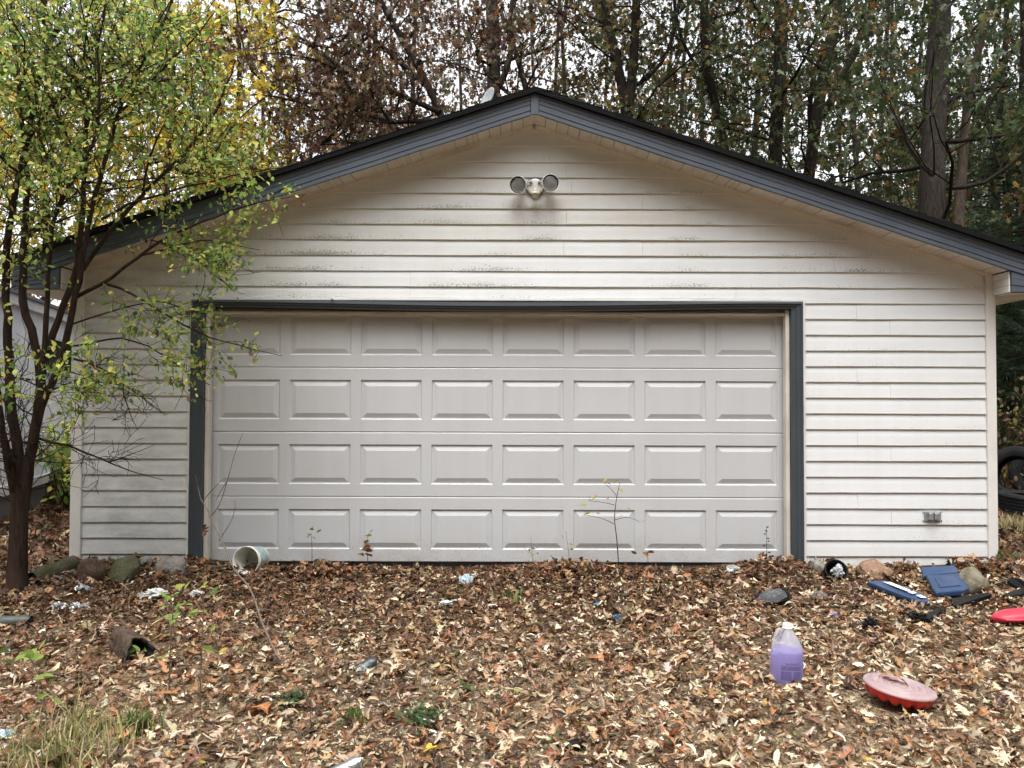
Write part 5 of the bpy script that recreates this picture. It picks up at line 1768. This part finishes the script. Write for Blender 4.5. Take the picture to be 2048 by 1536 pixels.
t.l.new(t.b.outputs[0], m1.inputs[1]); t.l.new(tl_.outputs[0], m1.inputs[2]); t.l.new(m1.outputs[0], t.out.inputs['Surface'])
M['fluid'] = t.m
MJ = np.array(Matrix.Translation((jp + [0, 0, -0.012]).tolist()) @ Matrix.Rotation(R(1.5), 4, 'Y') @ Matrix.Scale(JS, 4))


def jugmod(r, z, a, k):
    # the side under the grip is drawn in, left of the viewer
    g = math.exp(-((math.atan2(math.sin(a - math.pi), math.cos(a - math.pi))) / 0.55) ** 2)
    f = 1 - 0.66 * g * min(1, max(0, (z - 0.155) / 0.05)) * (1 if z < 0.262 else max(0, 1 - (z - 0.262) / 0.008))
    return r * f, z
body = [(0.0, 0.004), (0.060, 0.002), (0.071, 0.006), (0.0765, 0.016), (0.0765, 0.150), (0.0765, 0.170), (0.0745, 0.182), (0.066, 0.200), (0.052, 0.224), (0.037, 0.248), (0.027, 0.262), (0.022, 0.268), (0.0195, 0.276)]
V, F = lathe(body, 48, MJ, jugmod); mesh('body', V, F, M['jug'], jug, True)
liq = [(0.0, 0.008), (0.060, 0.005), (0.070, 0.009), (0.0756, 0.018), (0.0756, 0.150), (0.0754, 0.1690), (0.0754, 0.1692), (0.070, 0.1694), (0.0, 0.1695)]
V, F = lathe(liq, 64, MJ, lambda r, z, a, k: (lambda q: (q[0] * 0.995, q[1]))(jugmod(r, z, a, k))); mesh('fluid', V, F, M['fluid'], jug, False)
V, F = lathe([(0.0, 0.297), (0.019, 0.2965), (0.0222, 0.294), (0.0226, 0.288), (0.0222, 0.2765), (0.024, 0.2755), (0.024, 0.2725), (0.0195, 0.272)], 36, MJ); mesh('cap', V, F, M['white_paint'], jug, True)
hp_ = np.array([(-0.016, 0, 0.262), (-0.036, 0, 0.266), (-0.049, 0, 0.254), (-0.058, 0, 0.228), (-0.064, 0, 0.200), (-0.067, 0, 0.180), (-0.064, 0, 0.160)])
s_ = np.linspace(0, 1, 22); s0 = np.linspace(0, 1, len(hp_))
hp_ = np.stack([np.interp(s_, s0, hp_[:, c]) for c in range(3)], 1)
for _ in range(2): hp_[1:-1] = (hp_[:-2] + 2 * hp_[1:-1] + hp_[2:]) / 4
tb = Tubes(); tb.add(hp_ @ MJ[:3, :3].T + MJ[:3, 3], 0.0085 * JS, 12); tb.build('handle', M['jug'], jug)
# blurred block of small print on the face
V, F = [], []
r_ = np.random.default_rng(3)
def dash(a0, a1, z, hgt):
    k = max(2, int((a1 - a0) / 0.08) + 1)
    b0 = len(V)
    for j in range(k):
        a = a0 + (a1 - a0) * j / (k - 1)
        for zz in (z, z + hgt):
            V.append((0.0771 * math.cos(a), 0.0771 * math.sin(a), zz))
    for j in range(k - 1): F.append((b0 + 2 * j, b0 + 2 * j + 2, b0 + 2 * j + 3, b0 + 2 * j + 1))
c0 = -math.pi / 2 + 0.05
for q in range(7):
    a = c0 - 0.45 + q * 0.13
    dash(a, a + 0.10, 0.1215 - 0.0030 * math.sin(q * 1.9), 0.0022)
    dash(a + 0.05, a + 0.12, 0.1165 + 0.0025 * math.sin(q * 2.3), 0.0026)
for row in range(13):
    z = 0.108 - row * 0.0052
    if row in (4,): continue
    for (l, rr) in (((-0.72, 0.62),) if row < 4 or row == 12 else ((-0.72, -0.08), (0.04, 0.62))):
        a = l
        while a < rr - 0.03:
            w = r_.uniform(0.03, 0.12)
            dash(c0 + a, c0 + min(a + w, rr), z, 0.0019)
            a += w + 0.018
V = np.array(V) @ MJ[:3, :3].T + MJ[:3, 3]
mesh('label_print', V, F, plain('dark_violet_ink', (0.05, 0.03, 0.13), 0.5, 0.1), jug)

# red pie keeper with a milky lid
pk = gp(1796, 1436)
pie = thing('pie_carrier', pk, 'round red scalloped food carrier with a milky white lid, tipped on the leaves', 'food carrier')
d = pk[1] - CAM[1] + 0.10
ctr = np.array([pt(1799, 1412, d + 0.04)[0], pk[1] + 0.14, float(ground_h(pk[0], pk[1] + 0.14)) + 0.080])
Mp = np.array(Matrix.Translation(ctr.tolist()) @ Matrix.Rotation(R(6.5), 4, 'Y') @ Matrix.Rotation(R(1.5), 4, 'X'))
RP = 66.5 * d / F_PX
def scal(r, z, a, k):
    sc = abs(math.sin(a * 8))
    t = min(1, max(0, -z / 0.034))
    return r * (1 - 0.075 * t * (1 - sc)), z - 0.012 * t * sc
V, F = lathe([(RP * 0.985, 0.0), (RP * 0.97, -0.006), (RP * 0.955, -0.014), (RP * 0.93, -0.024), (RP * 0.86, -0.034), (RP * 0.80, -0.036), (0.0, -0.034)], 160, Mp, scal)
mesh('base', V, F, M['red'], pie, True)
t = NT('milky_pink_lid')
f = t.noise(14, 5, 0.65)
cc = t.ramp(f, [(0.3, (0.34, 0.27, 0.28)), (0.7, (0.44, 0.375, 0.38))])
cc = t.mix(t.math('MULTIPLY', t.ramp(t.noise(30, 5, 0.7), [(0.52, 0.0), (0.7, 1.0)]), 0.55), cc, (0.36, 0.32, 0.28))
t.set(cc, 0.38, 0.5)
tr_ = t.node('ShaderNodeBsdfTransparent'); tr_.inputs[0].default_value = (1, 0.95, 0.95, 1)
m1 = t.node('ShaderNodeMixShader'); m1.inputs[0].default_value = 0.30
t.l.new(t.b.outputs[0], m1.inputs[1]); t.l.new(tr_.outputs[0], m1.inputs[2]); t.l.new(m1.outputs[0], t.out.inputs['Surface'])
prl = [(RP * 1.012, -0.0010), (RP * 1.014, 0.0020), (RP * 1.0, 0.0080), (RP * 0.96, 0.0107), (RP * 0.80, 0.0119), (RP * 0.785, 0.0191), (RP * 0.765, 0.0191), (RP * 0.75, 0.0119), (RP * 0.60, 0.0095), (RP * 0.585, 0.0155), (RP * 0.565, 0.0155), (RP * 0.55, 0.0083), (RP * 0.42, 0.0059), (RP * 0.41, 0.0119), (RP * 0.40, 0.0059), (RP * 0.22, 0.0047), (RP * 0.21, 0.0095), (RP * 0.20, 0.0035), (0.0, 0.0065)]
V, F = lathe(prl, 96, Mp); mesh('lid', V, F, t.m, pie, True)
_lf = one_leaf(1800, 1396, 0.145, (0.30, 0.17, 0.09), 'curled brown leaf resting on the lid of the red food carrier', 7, 1.0, 0.2, 0.0, d=d + 0.05)
_lf.location = (ctr + np.array([0.005, 0.05, 0.035])).tolist()


# slabs of broken plastic lying on the ground
def slab(name, poly, lift, thick, m, label, cat, bw=0.008, parent=None, group=None):
    P = []
    for q in poly:
        u, v = q[:2]; l = q[2] if len(q) > 2 else lift
        P.append(gp(u, v, l))
    P = np.array(P)
    if parent is None:
        root = thing(name, (P[:, 0].mean(), P[:, 1].mean(), float(ground_h(P[:, 0].mean(), P[:, 1].mean()))), label, cat, group)
        part = 'shell'
    else:
        root, part = parent, name
    # order so that the top faces up
    nz = sum(P[i, 0] * P[(i + 1) % len(P), 1] - P[(i + 1) % len(P), 0] * P[i, 1] for i in range(len(P)))
    if nz < 0: P = P[::-1]
    V, F = extrude(P, (0, 0, -thick))
    F = [f[::-1] for f in F]
    bevel(mesh(part, V, F, m, root), bw, 3)
    return root


b1 = slab('plastic_board', [(1733, 1162, 0.075), (1768, 1160, 0.085), (1812, 1174, 0.075), (1852, 1191, 0.06), (1861, 1202, 0.05), (1838, 1201, 0.05), (1790, 1184, 0.065)], 0.06, 0.035, M['navy'], 'long blue plastic board with a white stripe pointing towards the house', 'plastic board', 0.010)
slab('stripe', [(1766, 1163.5, 0.0865), (1781, 1164, 0.0865), (1822, 1180.5, 0.0775), (1814, 1182, 0.0775)], 0, 0.002, M['white_mark'], '', '', 0.0005, b1)
slab('stripe', [(1815, 1183, 0.077), (1826, 1182, 0.077), (1834, 1185.5, 0.073), (1824, 1187, 0.073)], 0, 0.002, M['white_mark'], '', '', 0.0005, b1)
slab('stripe', [(1832, 1190, 0.069), (1842, 1189, 0.069), (1853, 1195, 0.064), (1842, 1195, 0.064)], 0, 0.002, M['white_mark'], '', '', 0.0005, b1)
b2 = slab('plastic_case', [(1846, 1151, 0.075), (1841, 1134, 0.11), (1909, 1129, 0.11), (1919, 1144, 0.075)], 0.09, 0.03, M['navy'], 'folded blue plastic case lying open against the right wall', 'plastic case', 0.010)
slab('lid', [(1852, 1150, 0.085), (1919, 1145, 0.085), (1938, 1174, 0.075), (1926, 1180, 0.07), (1872, 1184, 0.07), (1866, 1176, 0.078)], 0.08, 0.045, M['navy'], '', '', 0.014, b2)
slab('panel', [(1868, 1154, 0.089), (1910, 1151, 0.089), (1922, 1170, 0.083), (1880, 1174, 0.083)], 0.08, 0.006, M['navy'], '', '', 0.003, b2)
slab('plastic_strip', [(1900, 1196, 0.05), (1976, 1184, 0.09), (1984, 1188, 0.085), (1950, 1198, 0.06), (1908, 1212, 0.03)], 0.05, 0.03, M['black'], 'long dark plastic strip lying below the blue case', 'plastic strip', 0.006)
slab('plastic_strip', [(2004, 1188, 0.06), (2052, 1172, 0.10), (2064, 1180, 0.09), (2018, 1195, 0.04)], 0.05, 0.025, M['black'], 'dark strip at the right edge above the red plastic', 'plastic strip', 0.006)
slab('plastic_strip', [(1842, 1232, 0.04), (1880, 1212, 0.06), (1892, 1216, 0.06), (1852, 1242, 0.02)], 0.05, 0.03, M['black'], 'short black strip ending under the torn black lump', 'plastic strip', 0.006)
slab('rubber_flap', [(2014, 1160, 0.07), (2024, 1152, 0.10), (2060, 1166, 0.10), (2056, 1180, 0.05), (2030, 1172, 0.05)], 0.05, 0.03, M['rubber'], 'dark grey rubber flap beside the corner stone', 'rubber flap', 0.008)
slab('board', [(96, 1158, 0.02), (140, 1132, 0.04), (150, 1138, 0.04), (112, 1164, 0.02)], 0.03, 0.02, M['skirt'], 'grey board lying beside the left log', 'board', 0.003)
# red sled end
P = []
rs = gp(2020, 1240)
sled = thing('sled', rs, 'faded red plastic sled end sticking in at the right edge', 'sled')
prof = []
nu, nv = 14, 9
V, F = [], []
a0 = gp(1983, 1236, 0.05); a1 = gp(2120, 1224, 0.10)
ex = unit(a1 - a0); ey = unit(np.cross([0, 0, 1], ex)); ez = np.cross(ex, ey)
for i in range(nu):
    t = i / (nu - 1) * 0.62
    w = 0.085 * min(1, 0.25 + 2.2 * math.sqrt(t))
    for j in range(nv):
        s = -1 + 2 * j / (nv - 1)
        rib = 0.010 * math.cos(3 * math.pi * s) * min(1, t * 8)
        V.append(a0 + ex * t + ey * (w * s) + ez * (0.035 * (1 - abs(s) ** 3) + rib - 0.03 * math.exp(-t * 22)))
F = [(i * nv + j, (i + 1) * nv + j, (i + 1) * nv + j + 1, i * nv + j + 1) for i in range(nu - 1) for j in range(nv - 1)]
V = np.array(V); nV = len(V)
o = mesh('shell', V, F, M['pink_red'], sled, True)
sm = o.modifiers.new('thick', 'SOLIDIFY'); sm.thickness = 0.02; sm.offset = -1
V, F = [], []
tb = Tubes(); rim = [a0 + ey * -0.024 + ez * 0.006] + [a0 + ex * t + ey * (-0.087 * min(1, 0.25 + 2.2 * math.sqrt(t))) + ez * 0.0 for t in np.linspace(0.0, 0.62, 12)]
tb.add(np.array(rim), 0.010, 8); tb.build('rim', M['pink_red'], sled)

# black pot with crumpled clear plastic
bp = gp(1672, 1160)
pot = thing('plant_pot', bp, 'black pot lying on its side stuffed with crumpled clear plastic', 'pot')
d = bp[1] - CAM[1]
axp = unit(np.array([0.05, -0.85, 0.45])); cpt = pt(1673, 1142, d); cpt[2] = max(cpt[2], bp[2] + 0.055)
Mt = frame_to(axp, cpt)
V, F = lathe([(0.0, -0.11), (0.062, -0.11), (0.080, -0.01), (0.090, -0.008), (0.091, 0.006), (0.084, 0.008), (0.076, -0.004), (0.060, -0.10), (0.0, -0.10)], 40, Mt)
mesh('body', V, F, M['black'], pot, True)
o = crumple('plastic_filling', 1676, 1154, 30, 30, plain('crumpled_clear_film', (0.44, 0.46, 0.48), 0.15, 0.35, 40, 0.3, 0.8), None, None, 51, 0.02, 3, 0.36)
del_lab = [k for k in ('label', 'category') if k in o.keys()]
for k in del_lab: del o[k]
mw = np.array(o.location); o.parent = pot; o.location = (mw - ORG[pot.name]).tolist()
# dark container with a clear lid
cp = gp(1546, 1210)
ct_ = thing('food_tray', cp, 'dark plastic tray with a cracked clear lid left of the blue boards', 'tray')
d = cp[1] - CAM[1]
Mc = np.array(Matrix.Translation((pt(1546, 1194, d)).tolist()) @ Matrix.Rotation(R(-14), 4, 'Y') @ Matrix.Rotation(R(14), 4, 'X') @ Matrix.Diagonal((1.15, 0.85, 1, 1)))
sq = lambda r, z, a, k: (r * (1 / max(abs(math.cos(a)), abs(math.sin(a)))) ** 0.55, z)
V, F = lathe([(0.0, -0.035), (0.075, -0.035), (0.085, -0.028), (0.092, 0.0), (0.100, 0.002), (0.100, 0.006), (0.090, 0.004), (0.08, -0.026), (0.0, -0.03)], 40, Mc, sq); mesh('base', V, F, M['black'], ct_, True)
V, F = lathe([(0.080, 0.006), (0.074, 0.010), (0.062, 0.030), (0.045, 0.040), (0.0, 0.041)], 40, Mc, lambda r, z, a, k: (sq(r, z, a, k)[0], z + 0.006 * math.sin(5 * a))); mesh('lid', V, F, M['clear'], ct_, True)

# hollow log
lp = gp(262, 1322)
log = thing('hollow_log', lp, 'short hollow dark log half buried in leaves at the left', 'log')
d = lp[1] - CAM[1]
axl = unit(np.array([0.72, -0.62, -0.12])); c_ = pt(270, 1300, d)
Ml = frame_to(axl, c_)
r_ = np.random.default_rng(8); ph = r_.uniform(0, 6.28, 5)
lm = lambda r, z, a, k: (r * (1 + 0.10 * math.sin(3 * a + ph[0]) + 0.05 * math.sin(7 * a + ph[1] + 20 * z)), z + 0.02 * math.sin(2 * a + ph[2]) + 0.008 * math.sin(9 * a))
V, F = lathe([(0.0, -0.23), (0.055, -0.22), (0.072, -0.16), (0.075, -0.05), (0.076, 0.03), (0.074, 0.04)], 40, Ml, lm); o = mesh('bark', V, F, bark('rotten_bark', (0.030, 0.021, 0.015), (0.17, 0.12, 0.085), 16, 1.0), log, True)
V, F = lathe([(0.074, 0.04), (0.060, 0.038), (0.052, 0.0), (0.048, -0.12), (0.0, -0.14)], 40, Ml, lm); mesh('hollow', V, F, M['dark_gap'], log, True)
# mossy log by the corner
l0 = gp(66, 1160, 0.03); l1 = gp(146, 1128, 0.06)
tb = Tubes(); ss = np.linspace(0, 1, 12)[:, None]
tb.add(l0 * (1 - ss) + l1 * ss + rng.normal(0, 0.004, (12, 3)), 0.062, 14, 0.05)
o = tb.build('log', M['rock_moss'], None, l0); tag(o, 'mossy log lying between the left tree and the garage corner', 'log')


# ---- sticks, saplings and weeds
def poly3(px, d0, d1, base=None, n=None):
    k = len(px)
    P = np.array([pt(u, v, d0 + (d1 - d0) * i / (k - 1)) for i, (u, v) in enumerate(px)])
    if base is not None: P[0] = base
    s = np.concatenate([[0], np.cumsum(np.linalg.norm(np.diff(P, axis=0), axis=1))])
    q = np.linspace(0, s[-1], n or max(6, int(s[-1] / 0.05)))
    sp = np.stack([np.interp(q, s, P[:, c]) for c in range(3)], 1)
    sp[1:-1] = (sp[:-2] + 2 * sp[1:-1] + sp[2:]) / 4
    return sp


b = gp(574, 1340)
d = b[1] - CAM[1]
stick = thing('leaning_stick', b, 'long thin bare sapling leaning from the foreground towards the left door trim', 'stick')
tb = Tubes()
sp = poly3([(574, 1340), (548, 1300), (535, 1270), (522, 1240), (508, 1195), (496, 1170), (478, 1152), (462, 1128), (446, 1085), (430, 1055), (414, 1018), (402, 1000), (396, 975)], d, 5.75, b)
tb.add(sp, np.linspace(0.0075, 0.003, len(sp)), 7, 0.05)
for px, da, db in (([(437, 1082), (462, 1045), (472, 1020), (470, 1000)], 5.55, 5.6), ([(420, 1035), (440, 1010), (455, 960), (470, 905), (486, 866)], 5.65, 5.7), ([(452, 965), (440, 985), (432, 1000)], 5.66, 5.66), ([(404, 1004), (424, 980), (442, 962)], 5.74, 5.8), ([(396, 975), (391, 950), (389, 948)], 5.75, 5.76), ([(462, 1128), (440, 1134), (412, 1130)], 5.3, 5.3)):
    s2 = poly3(px, da, db); tb.add(s2, np.linspace(0.004, 0.002, len(s2)), 5, 0.05)
tb.build('stem', M['twig'], stick)
one_leaf(408, 1062, 0.12, (0.16, 0.07, 0.045), 'withered brown leaf caught on the left door jamb', 9, 0.4, 1.3, 0, d=5.98)
one_leaf(665, 600, 0.055, (0.04, 0.03, 0.022), 'dry black leaf scrap on top of the blue door header', 2, 0.4, 1.1, 0, d=6.18)


def sapling(px, foot, leaves, label, m='twig', name='sapling', r0=0.004, dd=0.0, cat='sapling', templ=0, twigs=(), lsize=0.07, cols=None, group=None):
    b = gp(*foot); d = b[1] - CAM[1] + dd
    root = thing(name, b, label, cat, group)
    tb = Tubes()
    sp = poly3(px, d, d, None)
    tb.add(np.concatenate([[b - [0, 0, 0.02]], sp]), np.linspace(r0, r0 * 0.45, len(sp) + 1), 6, 0.04)
    for tw in twigs:
        s2 = poly3(tw, d, d + 0.04, None, 6); tb.add(s2, np.linspace(r0 * 0.55, r0 * 0.3, 6), 4)
    tb.build('stem', M[m], root)
    lg = np.random.default_rng(int(foot[0] * 7 + foot[1]))
    for (u, v, s, c) in leaves:
        yaw = lg.uniform(-2.4, 2.4)
        Rm = rot_mats(np.array([yaw]), np.array([lg.uniform(-0.3, 0.9)]), np.array([lg.normal(0, 0.6)]))[0]
        leaf_obj('leaf', ov_me[templ if templ >= len(OVATE) else int(lg.integers(0, len(OVATE)))], Rm, pt(u, v, d + lg.normal(0, 0.03)), s, c, root)
    return root


YG, GR, LG, OR, BR, YL = (0.46, 0.44, 0.08), (0.13, 0.22, 0.05), (0.32, 0.46, 0.11), (0.42, 0.20, 0.05), (0.18, 0.08, 0.04), (0.60, 0.46, 0.07)
sapling([(1236, 1112), (1233, 1070), (1228, 1040), (1232, 1000), (1240, 965)], (1238, 1126), [(1240, 962, .055, OR), (1246, 985, .05, YL), (1205, 965, .05, YL), (1222, 970, .05, OR), (1262, 1022, .05, YG), (1280, 1045, .055, YG), (1168, 1030, .06, YL), (1186, 1000, .06, YL), (1160, 1012, .055, YG), (1196, 1028, .05, OR), (1178, 1002, .055, OR), (1248, 1030, .05, OR), (1212, 1000, .045, OR)], 'young sapling with yellow and orange leaves standing before the door', 'twig_dark', twigs=([(1228, 1048), (1200, 1034), (1164, 1030)], [(1230, 1040), (1255, 1032), (1280, 1044)], [(1229, 1010), (1205, 1004), (1180, 1002)], [(1233, 992), (1220, 975), (1206, 965)]), r0=0.0045)
sapling([(624, 1110), (624, 1090), (623, 1075), (622, 1066)], (624, 1124), [(612, 1068, .05, GR), (634, 1066, .05, GR), (622, 1060, .05, GR), (628, 1058, .045, GR), (614, 1076, .05, GR), (632, 1078, .04, GR)], 'small green seedling before the second panel of the door', 'twig_dark', r0=0.003)
sapling([(735, 1112), (733, 1098), (734, 1085), (736, 1072)], (735, 1130), [(738, 1066, .06, GR), (730, 1072, .055, GR), (744, 1070, .05, YG), (730, 1088, .07, BR), (742, 1092, .07, BR), (722, 1100, .07, BR), (746, 1102, .07, BR), (734, 1104, .08, BR), (728, 1112, .09, BR), (744, 1114, .09, BR)], 'withered weed with a few green top leaves before the door', 'twig_dark', r0=0.003)
sapling([(1066, 1120), (1064, 1105), (1062, 1090), (1062, 1070)], (1066, 1132), [(1058, 1104, .035, GR), (1070, 1098, .035, GR), (1060, 1112, .035, YG), (1074, 1108, .03, BR)], 'thin wiry weed below the middle of the door', 'twig_dark', r0=0.002, twigs=([(1064, 1110), (1076, 1105), (1082, 1118)], [(1064, 1108), (1050, 1100), (1046, 1085)]))
sapling([(1138, 1116), (1137, 1100), (1134, 1080), (1132, 1062)], (1138, 1128), [(1128, 1078, .04, YG), (1146, 1090, .04, YG), (1140, 1100, .03, GR)], 'thin weed with tiny leaves left of the orange-leaved sapling', 'twig_dark', r0=0.002)
sapling([(1296, 1118), (1294, 1108), (1292, 1100)], (1296, 1130), [(1294, 1104, .07, BR), (1296, 1114, .08, OR), (1274, 1108, .05, BR)], 'little dead stalk with shrivelled leaves right of the sapling', 'twig_dark', r0=0.002)
sapling([(1536, 1170), (1534, 1120), (1533, 1080), (1533, 1052)], (1537, 1180), [(1533 + 3 * math.sin(k * 2.1), 1056 + 7 * k, .022, (0.05, 0.035, 0.022)) for k in range(9)], 'dark dry seed stalk before the right end of the door', 'twig_dark', r0=0.003)
sapling([(338, 1380), (341, 1290), (346, 1220), (352, 1180)], (338, 1400), [(352, 1174, .06, YG), (362, 1178, .05, LG), (368, 1180, .05, LG), (332, 1200, .055, LG), (326, 1194, .05, LG), (352, 1214, .05, LG), (360, 1212, .055, LG), (368, 1210, .05, LG), (318, 1218, .05, LG), (326, 1234, .055, LG), (318, 1236, .05, LG), (358, 1230, .05, LG), (370, 1232, .05, GR), (352, 1220, .045, GR), (306, 1270, .045, YG), (326, 1272, .04, LG), (316, 1316, .045, LG), (330, 1310, .04, LG), (342, 1192, .05, LG)], 'light green leafy sapling in the left foreground, nearest the hollow log', 'twig', r0=0.0045, twigs=([(342, 1250), (326, 1232), (318, 1222)], [(344, 1240), (360, 1230), (370, 1228)], [(346, 1215), (332, 1205), (324, 1196)]))
sapling([(400, 1410), (403, 1300), (407, 1230), (406, 1180)], (401, 1425), [(408, 1172, .045, LG), (400, 1176, .04, YG), (396, 1222, .045, LG), (410, 1226, .04, LG), (426, 1188, .05, GR), (434, 1190, .05, GR), (420, 1262, .04, LG), (430, 1304, .065, LG), (438, 1308, .05, YL), (394, 1226, .04, LG)], 'thin pale-stemmed sapling with few green leaves, right of the leafier one', 'twig', r0=0.004, twigs=([(406, 1250), (420, 1262), (430, 1290)],))
sapling([(372, 1400), (360, 1340), (350, 1280), (346, 1240)], (374, 1410), [(348, 1238, .04, LG), (340, 1250, .04, LG)], 'bare leaning shoot between the two green saplings', 'twig', r0=0.0035)
sapling([(268, 1318), (270, 1306), (280, 1304), (290, 1302)], (262, 1330), [(262, 1308, .06, LG), (280, 1304, .06, LG), (288, 1302, .05, LG), (270, 1312, .05, YG), (318, 1318, .05, LG), (308, 1316, .05, LG)], 'light green sprig reaching across the hollow log', 'twig', r0=0.003)
sapling([(92, 1420), (84, 1370), (72, 1335), (58, 1312)], (94, 1450), [(48, 1324, .08, LG), (60, 1322, .075, LG), (70, 1308, .07, LG), (40, 1332, .08, GR), (30, 1322, .06, LG), (78, 1300, .05, LG), (88, 1356, .05, LG), (110, 1352, .06, LG), (92, 1370, .05, GR), (76, 1400, .05, LG), (122, 1410, .05, LG), (20, 1296, .05, GR)], 'broad-leaved green seedling at the left edge of the foreground', 'twig', r0=0.004, twigs=([(84, 1370), (60, 1345), (36, 1328)], [(80, 1360), (100, 1354), (112, 1352)]))
sapling([(1666, 1226), (1668, 1200), (1672, 1180)], (1240, 1212), [], 'x', 'twig_dark') if False else None


def tuft(u, v, wpx, hpx, n, pal, label, seed, name='grass_tuft', cat='grass tuft', group=None, width=0.004):
    g = np.random.default_rng(seed)
    b = gp(u, v); d = b[1] - CAM[1]
    w, h = wpx * d / F_PX, hpx * d / F_PX
    V, T, C = [], [], []
    cc, _ = pick(pal, n, g, 0.2)
    for k in range(n):
        p = b + np.array([g.normal(0, w * 0.28), g.normal(0, w * 0.22), 0]); p[2] = float(ground_h(p[0], p[1]))
        a = g.uniform(0, 6.28); L = h * g.uniform(0.5, 1.1); ln = g.uniform(0.1, 0.9)
        dr = np.array([math.cos(a), math.sin(a), 0]); sd = np.array([-math.sin(a), math.cos(a), 0]) * width * g.uniform(.6, 1.2)
        b0 = len(V)
        for i, t in enumerate((0, 0.4, 0.75, 1.0)):
            c = p + dr * L * ln * t ** 2 + np.array([0, 0, L * (t - 0.35 * ln * t ** 2)])
            ww = sd * (1 - t) ** 0.6
            V += [c - ww, c + ww]
        for i in range(3):
            q = b0 + 2 * i
            T += [(q, q + 1, q + 3), (q, q + 3, q + 2)]
        C += [cc[k]] * 8
    V = np.array(V)
    o = trimesh(name, V, np.array(T), M['leaf'], None, np.array(C), np.ones(len(V)), loc=b)
    if cat is None: return tag(o, label, None, None, 'stuff')
    return tag(o, label, cat, group)


DRYG = [(3, (0.40, 0.35, 0.17)), (3, (0.24, 0.26, 0.09)), (3, (0.52, 0.45, 0.26)), (1, (0.14, 0.18, 0.05))]
GRN = [(3, (0.10, 0.17, 0.045)), (2, (0.16, 0.24, 0.06)), (1, (0.25, 0.27, 0.08))]
DKG = [(3, (0.05, 0.11, 0.035)), (2, (0.08, 0.15, 0.045))]
tuft(150, 1500, 240, 90, 300, DRYG, 'yellowing grass in the bottom left corner', 1, 'grass', None)
tuft(40, 1540, 220, 70, 170, DRYG, 'short dry grass along the bottom left edge', 8, 'grass', None)
tuft(145, 1470, 40, 130, 26, DRYG, 'tallest grass clump rising at the bottom left', 2)
tuft(268, 1466, 70, 60, 110, GRN, 'green grass tuft right of the bottom left grass', 3, width=0.005)
tuft(714, 1446, 50, 36, 60, GRN, 'bright green little grass tuft left of the dark green weed', 4, width=0.006)
tuft(1018, 1206, 44, 34, 22, GRN, 'broad-bladed green plant in the leaves below the middle of the door', 5, 'weed', 'weed', width=0.014)
tuft(2010, 1130, 60, 40, 60, GRN, 'green weeds at the foot of the right corner', 6, 'weed_clump', 'weed', width=0.007)
tuft(2030, 1060, 120, 36, 260, DRYG, 'yellow-green grass in front of the tyres', 7, 'grass', None, width=0.006)


def rosette(u, v, wpx, n, c, label, seed, s=0.035):
    g = np.random.default_rng(seed)
    b = gp(u, v); d = b[1] - CAM[1]; w = wpx * d / F_PX
    root_P = b + np.stack([g.normal(0, w * .26, n), g.normal(0, w * .3, n), g.uniform(0.01, 0.05, n)], 1)
    RMx = rot_mats(g.uniform(0, 6.28, n), g.normal(0.1, 0.4, n), g.normal(0, 0.4, n))
    C = np.array([c]) * g.uniform(0.7, 1.35, (n, 1))
    root = thing('weed', b, label, 'weed')
    o = leaf_batch('foliage', OVATE, g.integers(0, 8, n), RMx, root_P, s * g.uniform(.6, 1.3, n), C, M['leaf'], root)
    o['kind'] = 'stuff'
    return root


rosette(840, 1446, 78, 130, (0.045, 0.11, 0.035), 'low dark green clump of small leaves near the bottom centre', 11, 0.026)
rosette(582, 1410, 60, 90, (0.040, 0.085, 0.03), 'low dark green weed right of the big reddish oak leaf', 12, 0.026)
rosette(925, 1395, 40, 16, (0.07, 0.15, 0.05), 'small round-leaved weed in the middle of the foreground', 13, 0.035)
rosette(910, 1190, 30, 20, (0.09, 0.16, 0.04), 'little green weed beside the thin pale wrapper', 14, 0.03)
rosette(890, 1342, 70, 14, (0.20, 0.27, 0.07), 'scattered yellow-green seedling leaves on the bare track', 15, 0.028)
rosette(232, 1130, 30, 24, (0.08, 0.16, 0.045), 'green sprig growing over the mossy stone', 16, 0.04)
rosette(1120, 1500, 40, 12, (0.10, 0.17, 0.05), 'few green leaves beside the dark flat scrap', 17, 0.035)

# dead oak leaves caught in the left tree
for (u, v, s, lab) in ((500, 706, 0.10, 'dead brown oak leaf hanging on the branch tip over the door'), (340, 765, 0.09, 'dead brown oak leaf caught on a twig left of the trim'), (603, 405, 0.11, 'dead brown oak leaf at the tip of the branch under the rake'), (182, 772, 0.09, 'dead brown leaf caught against the left corner post')):
    one_leaf(u, v, s, (0.13, 0.055, 0.03), lab, 4, 1.2, 1.2, 0, d=5.25)
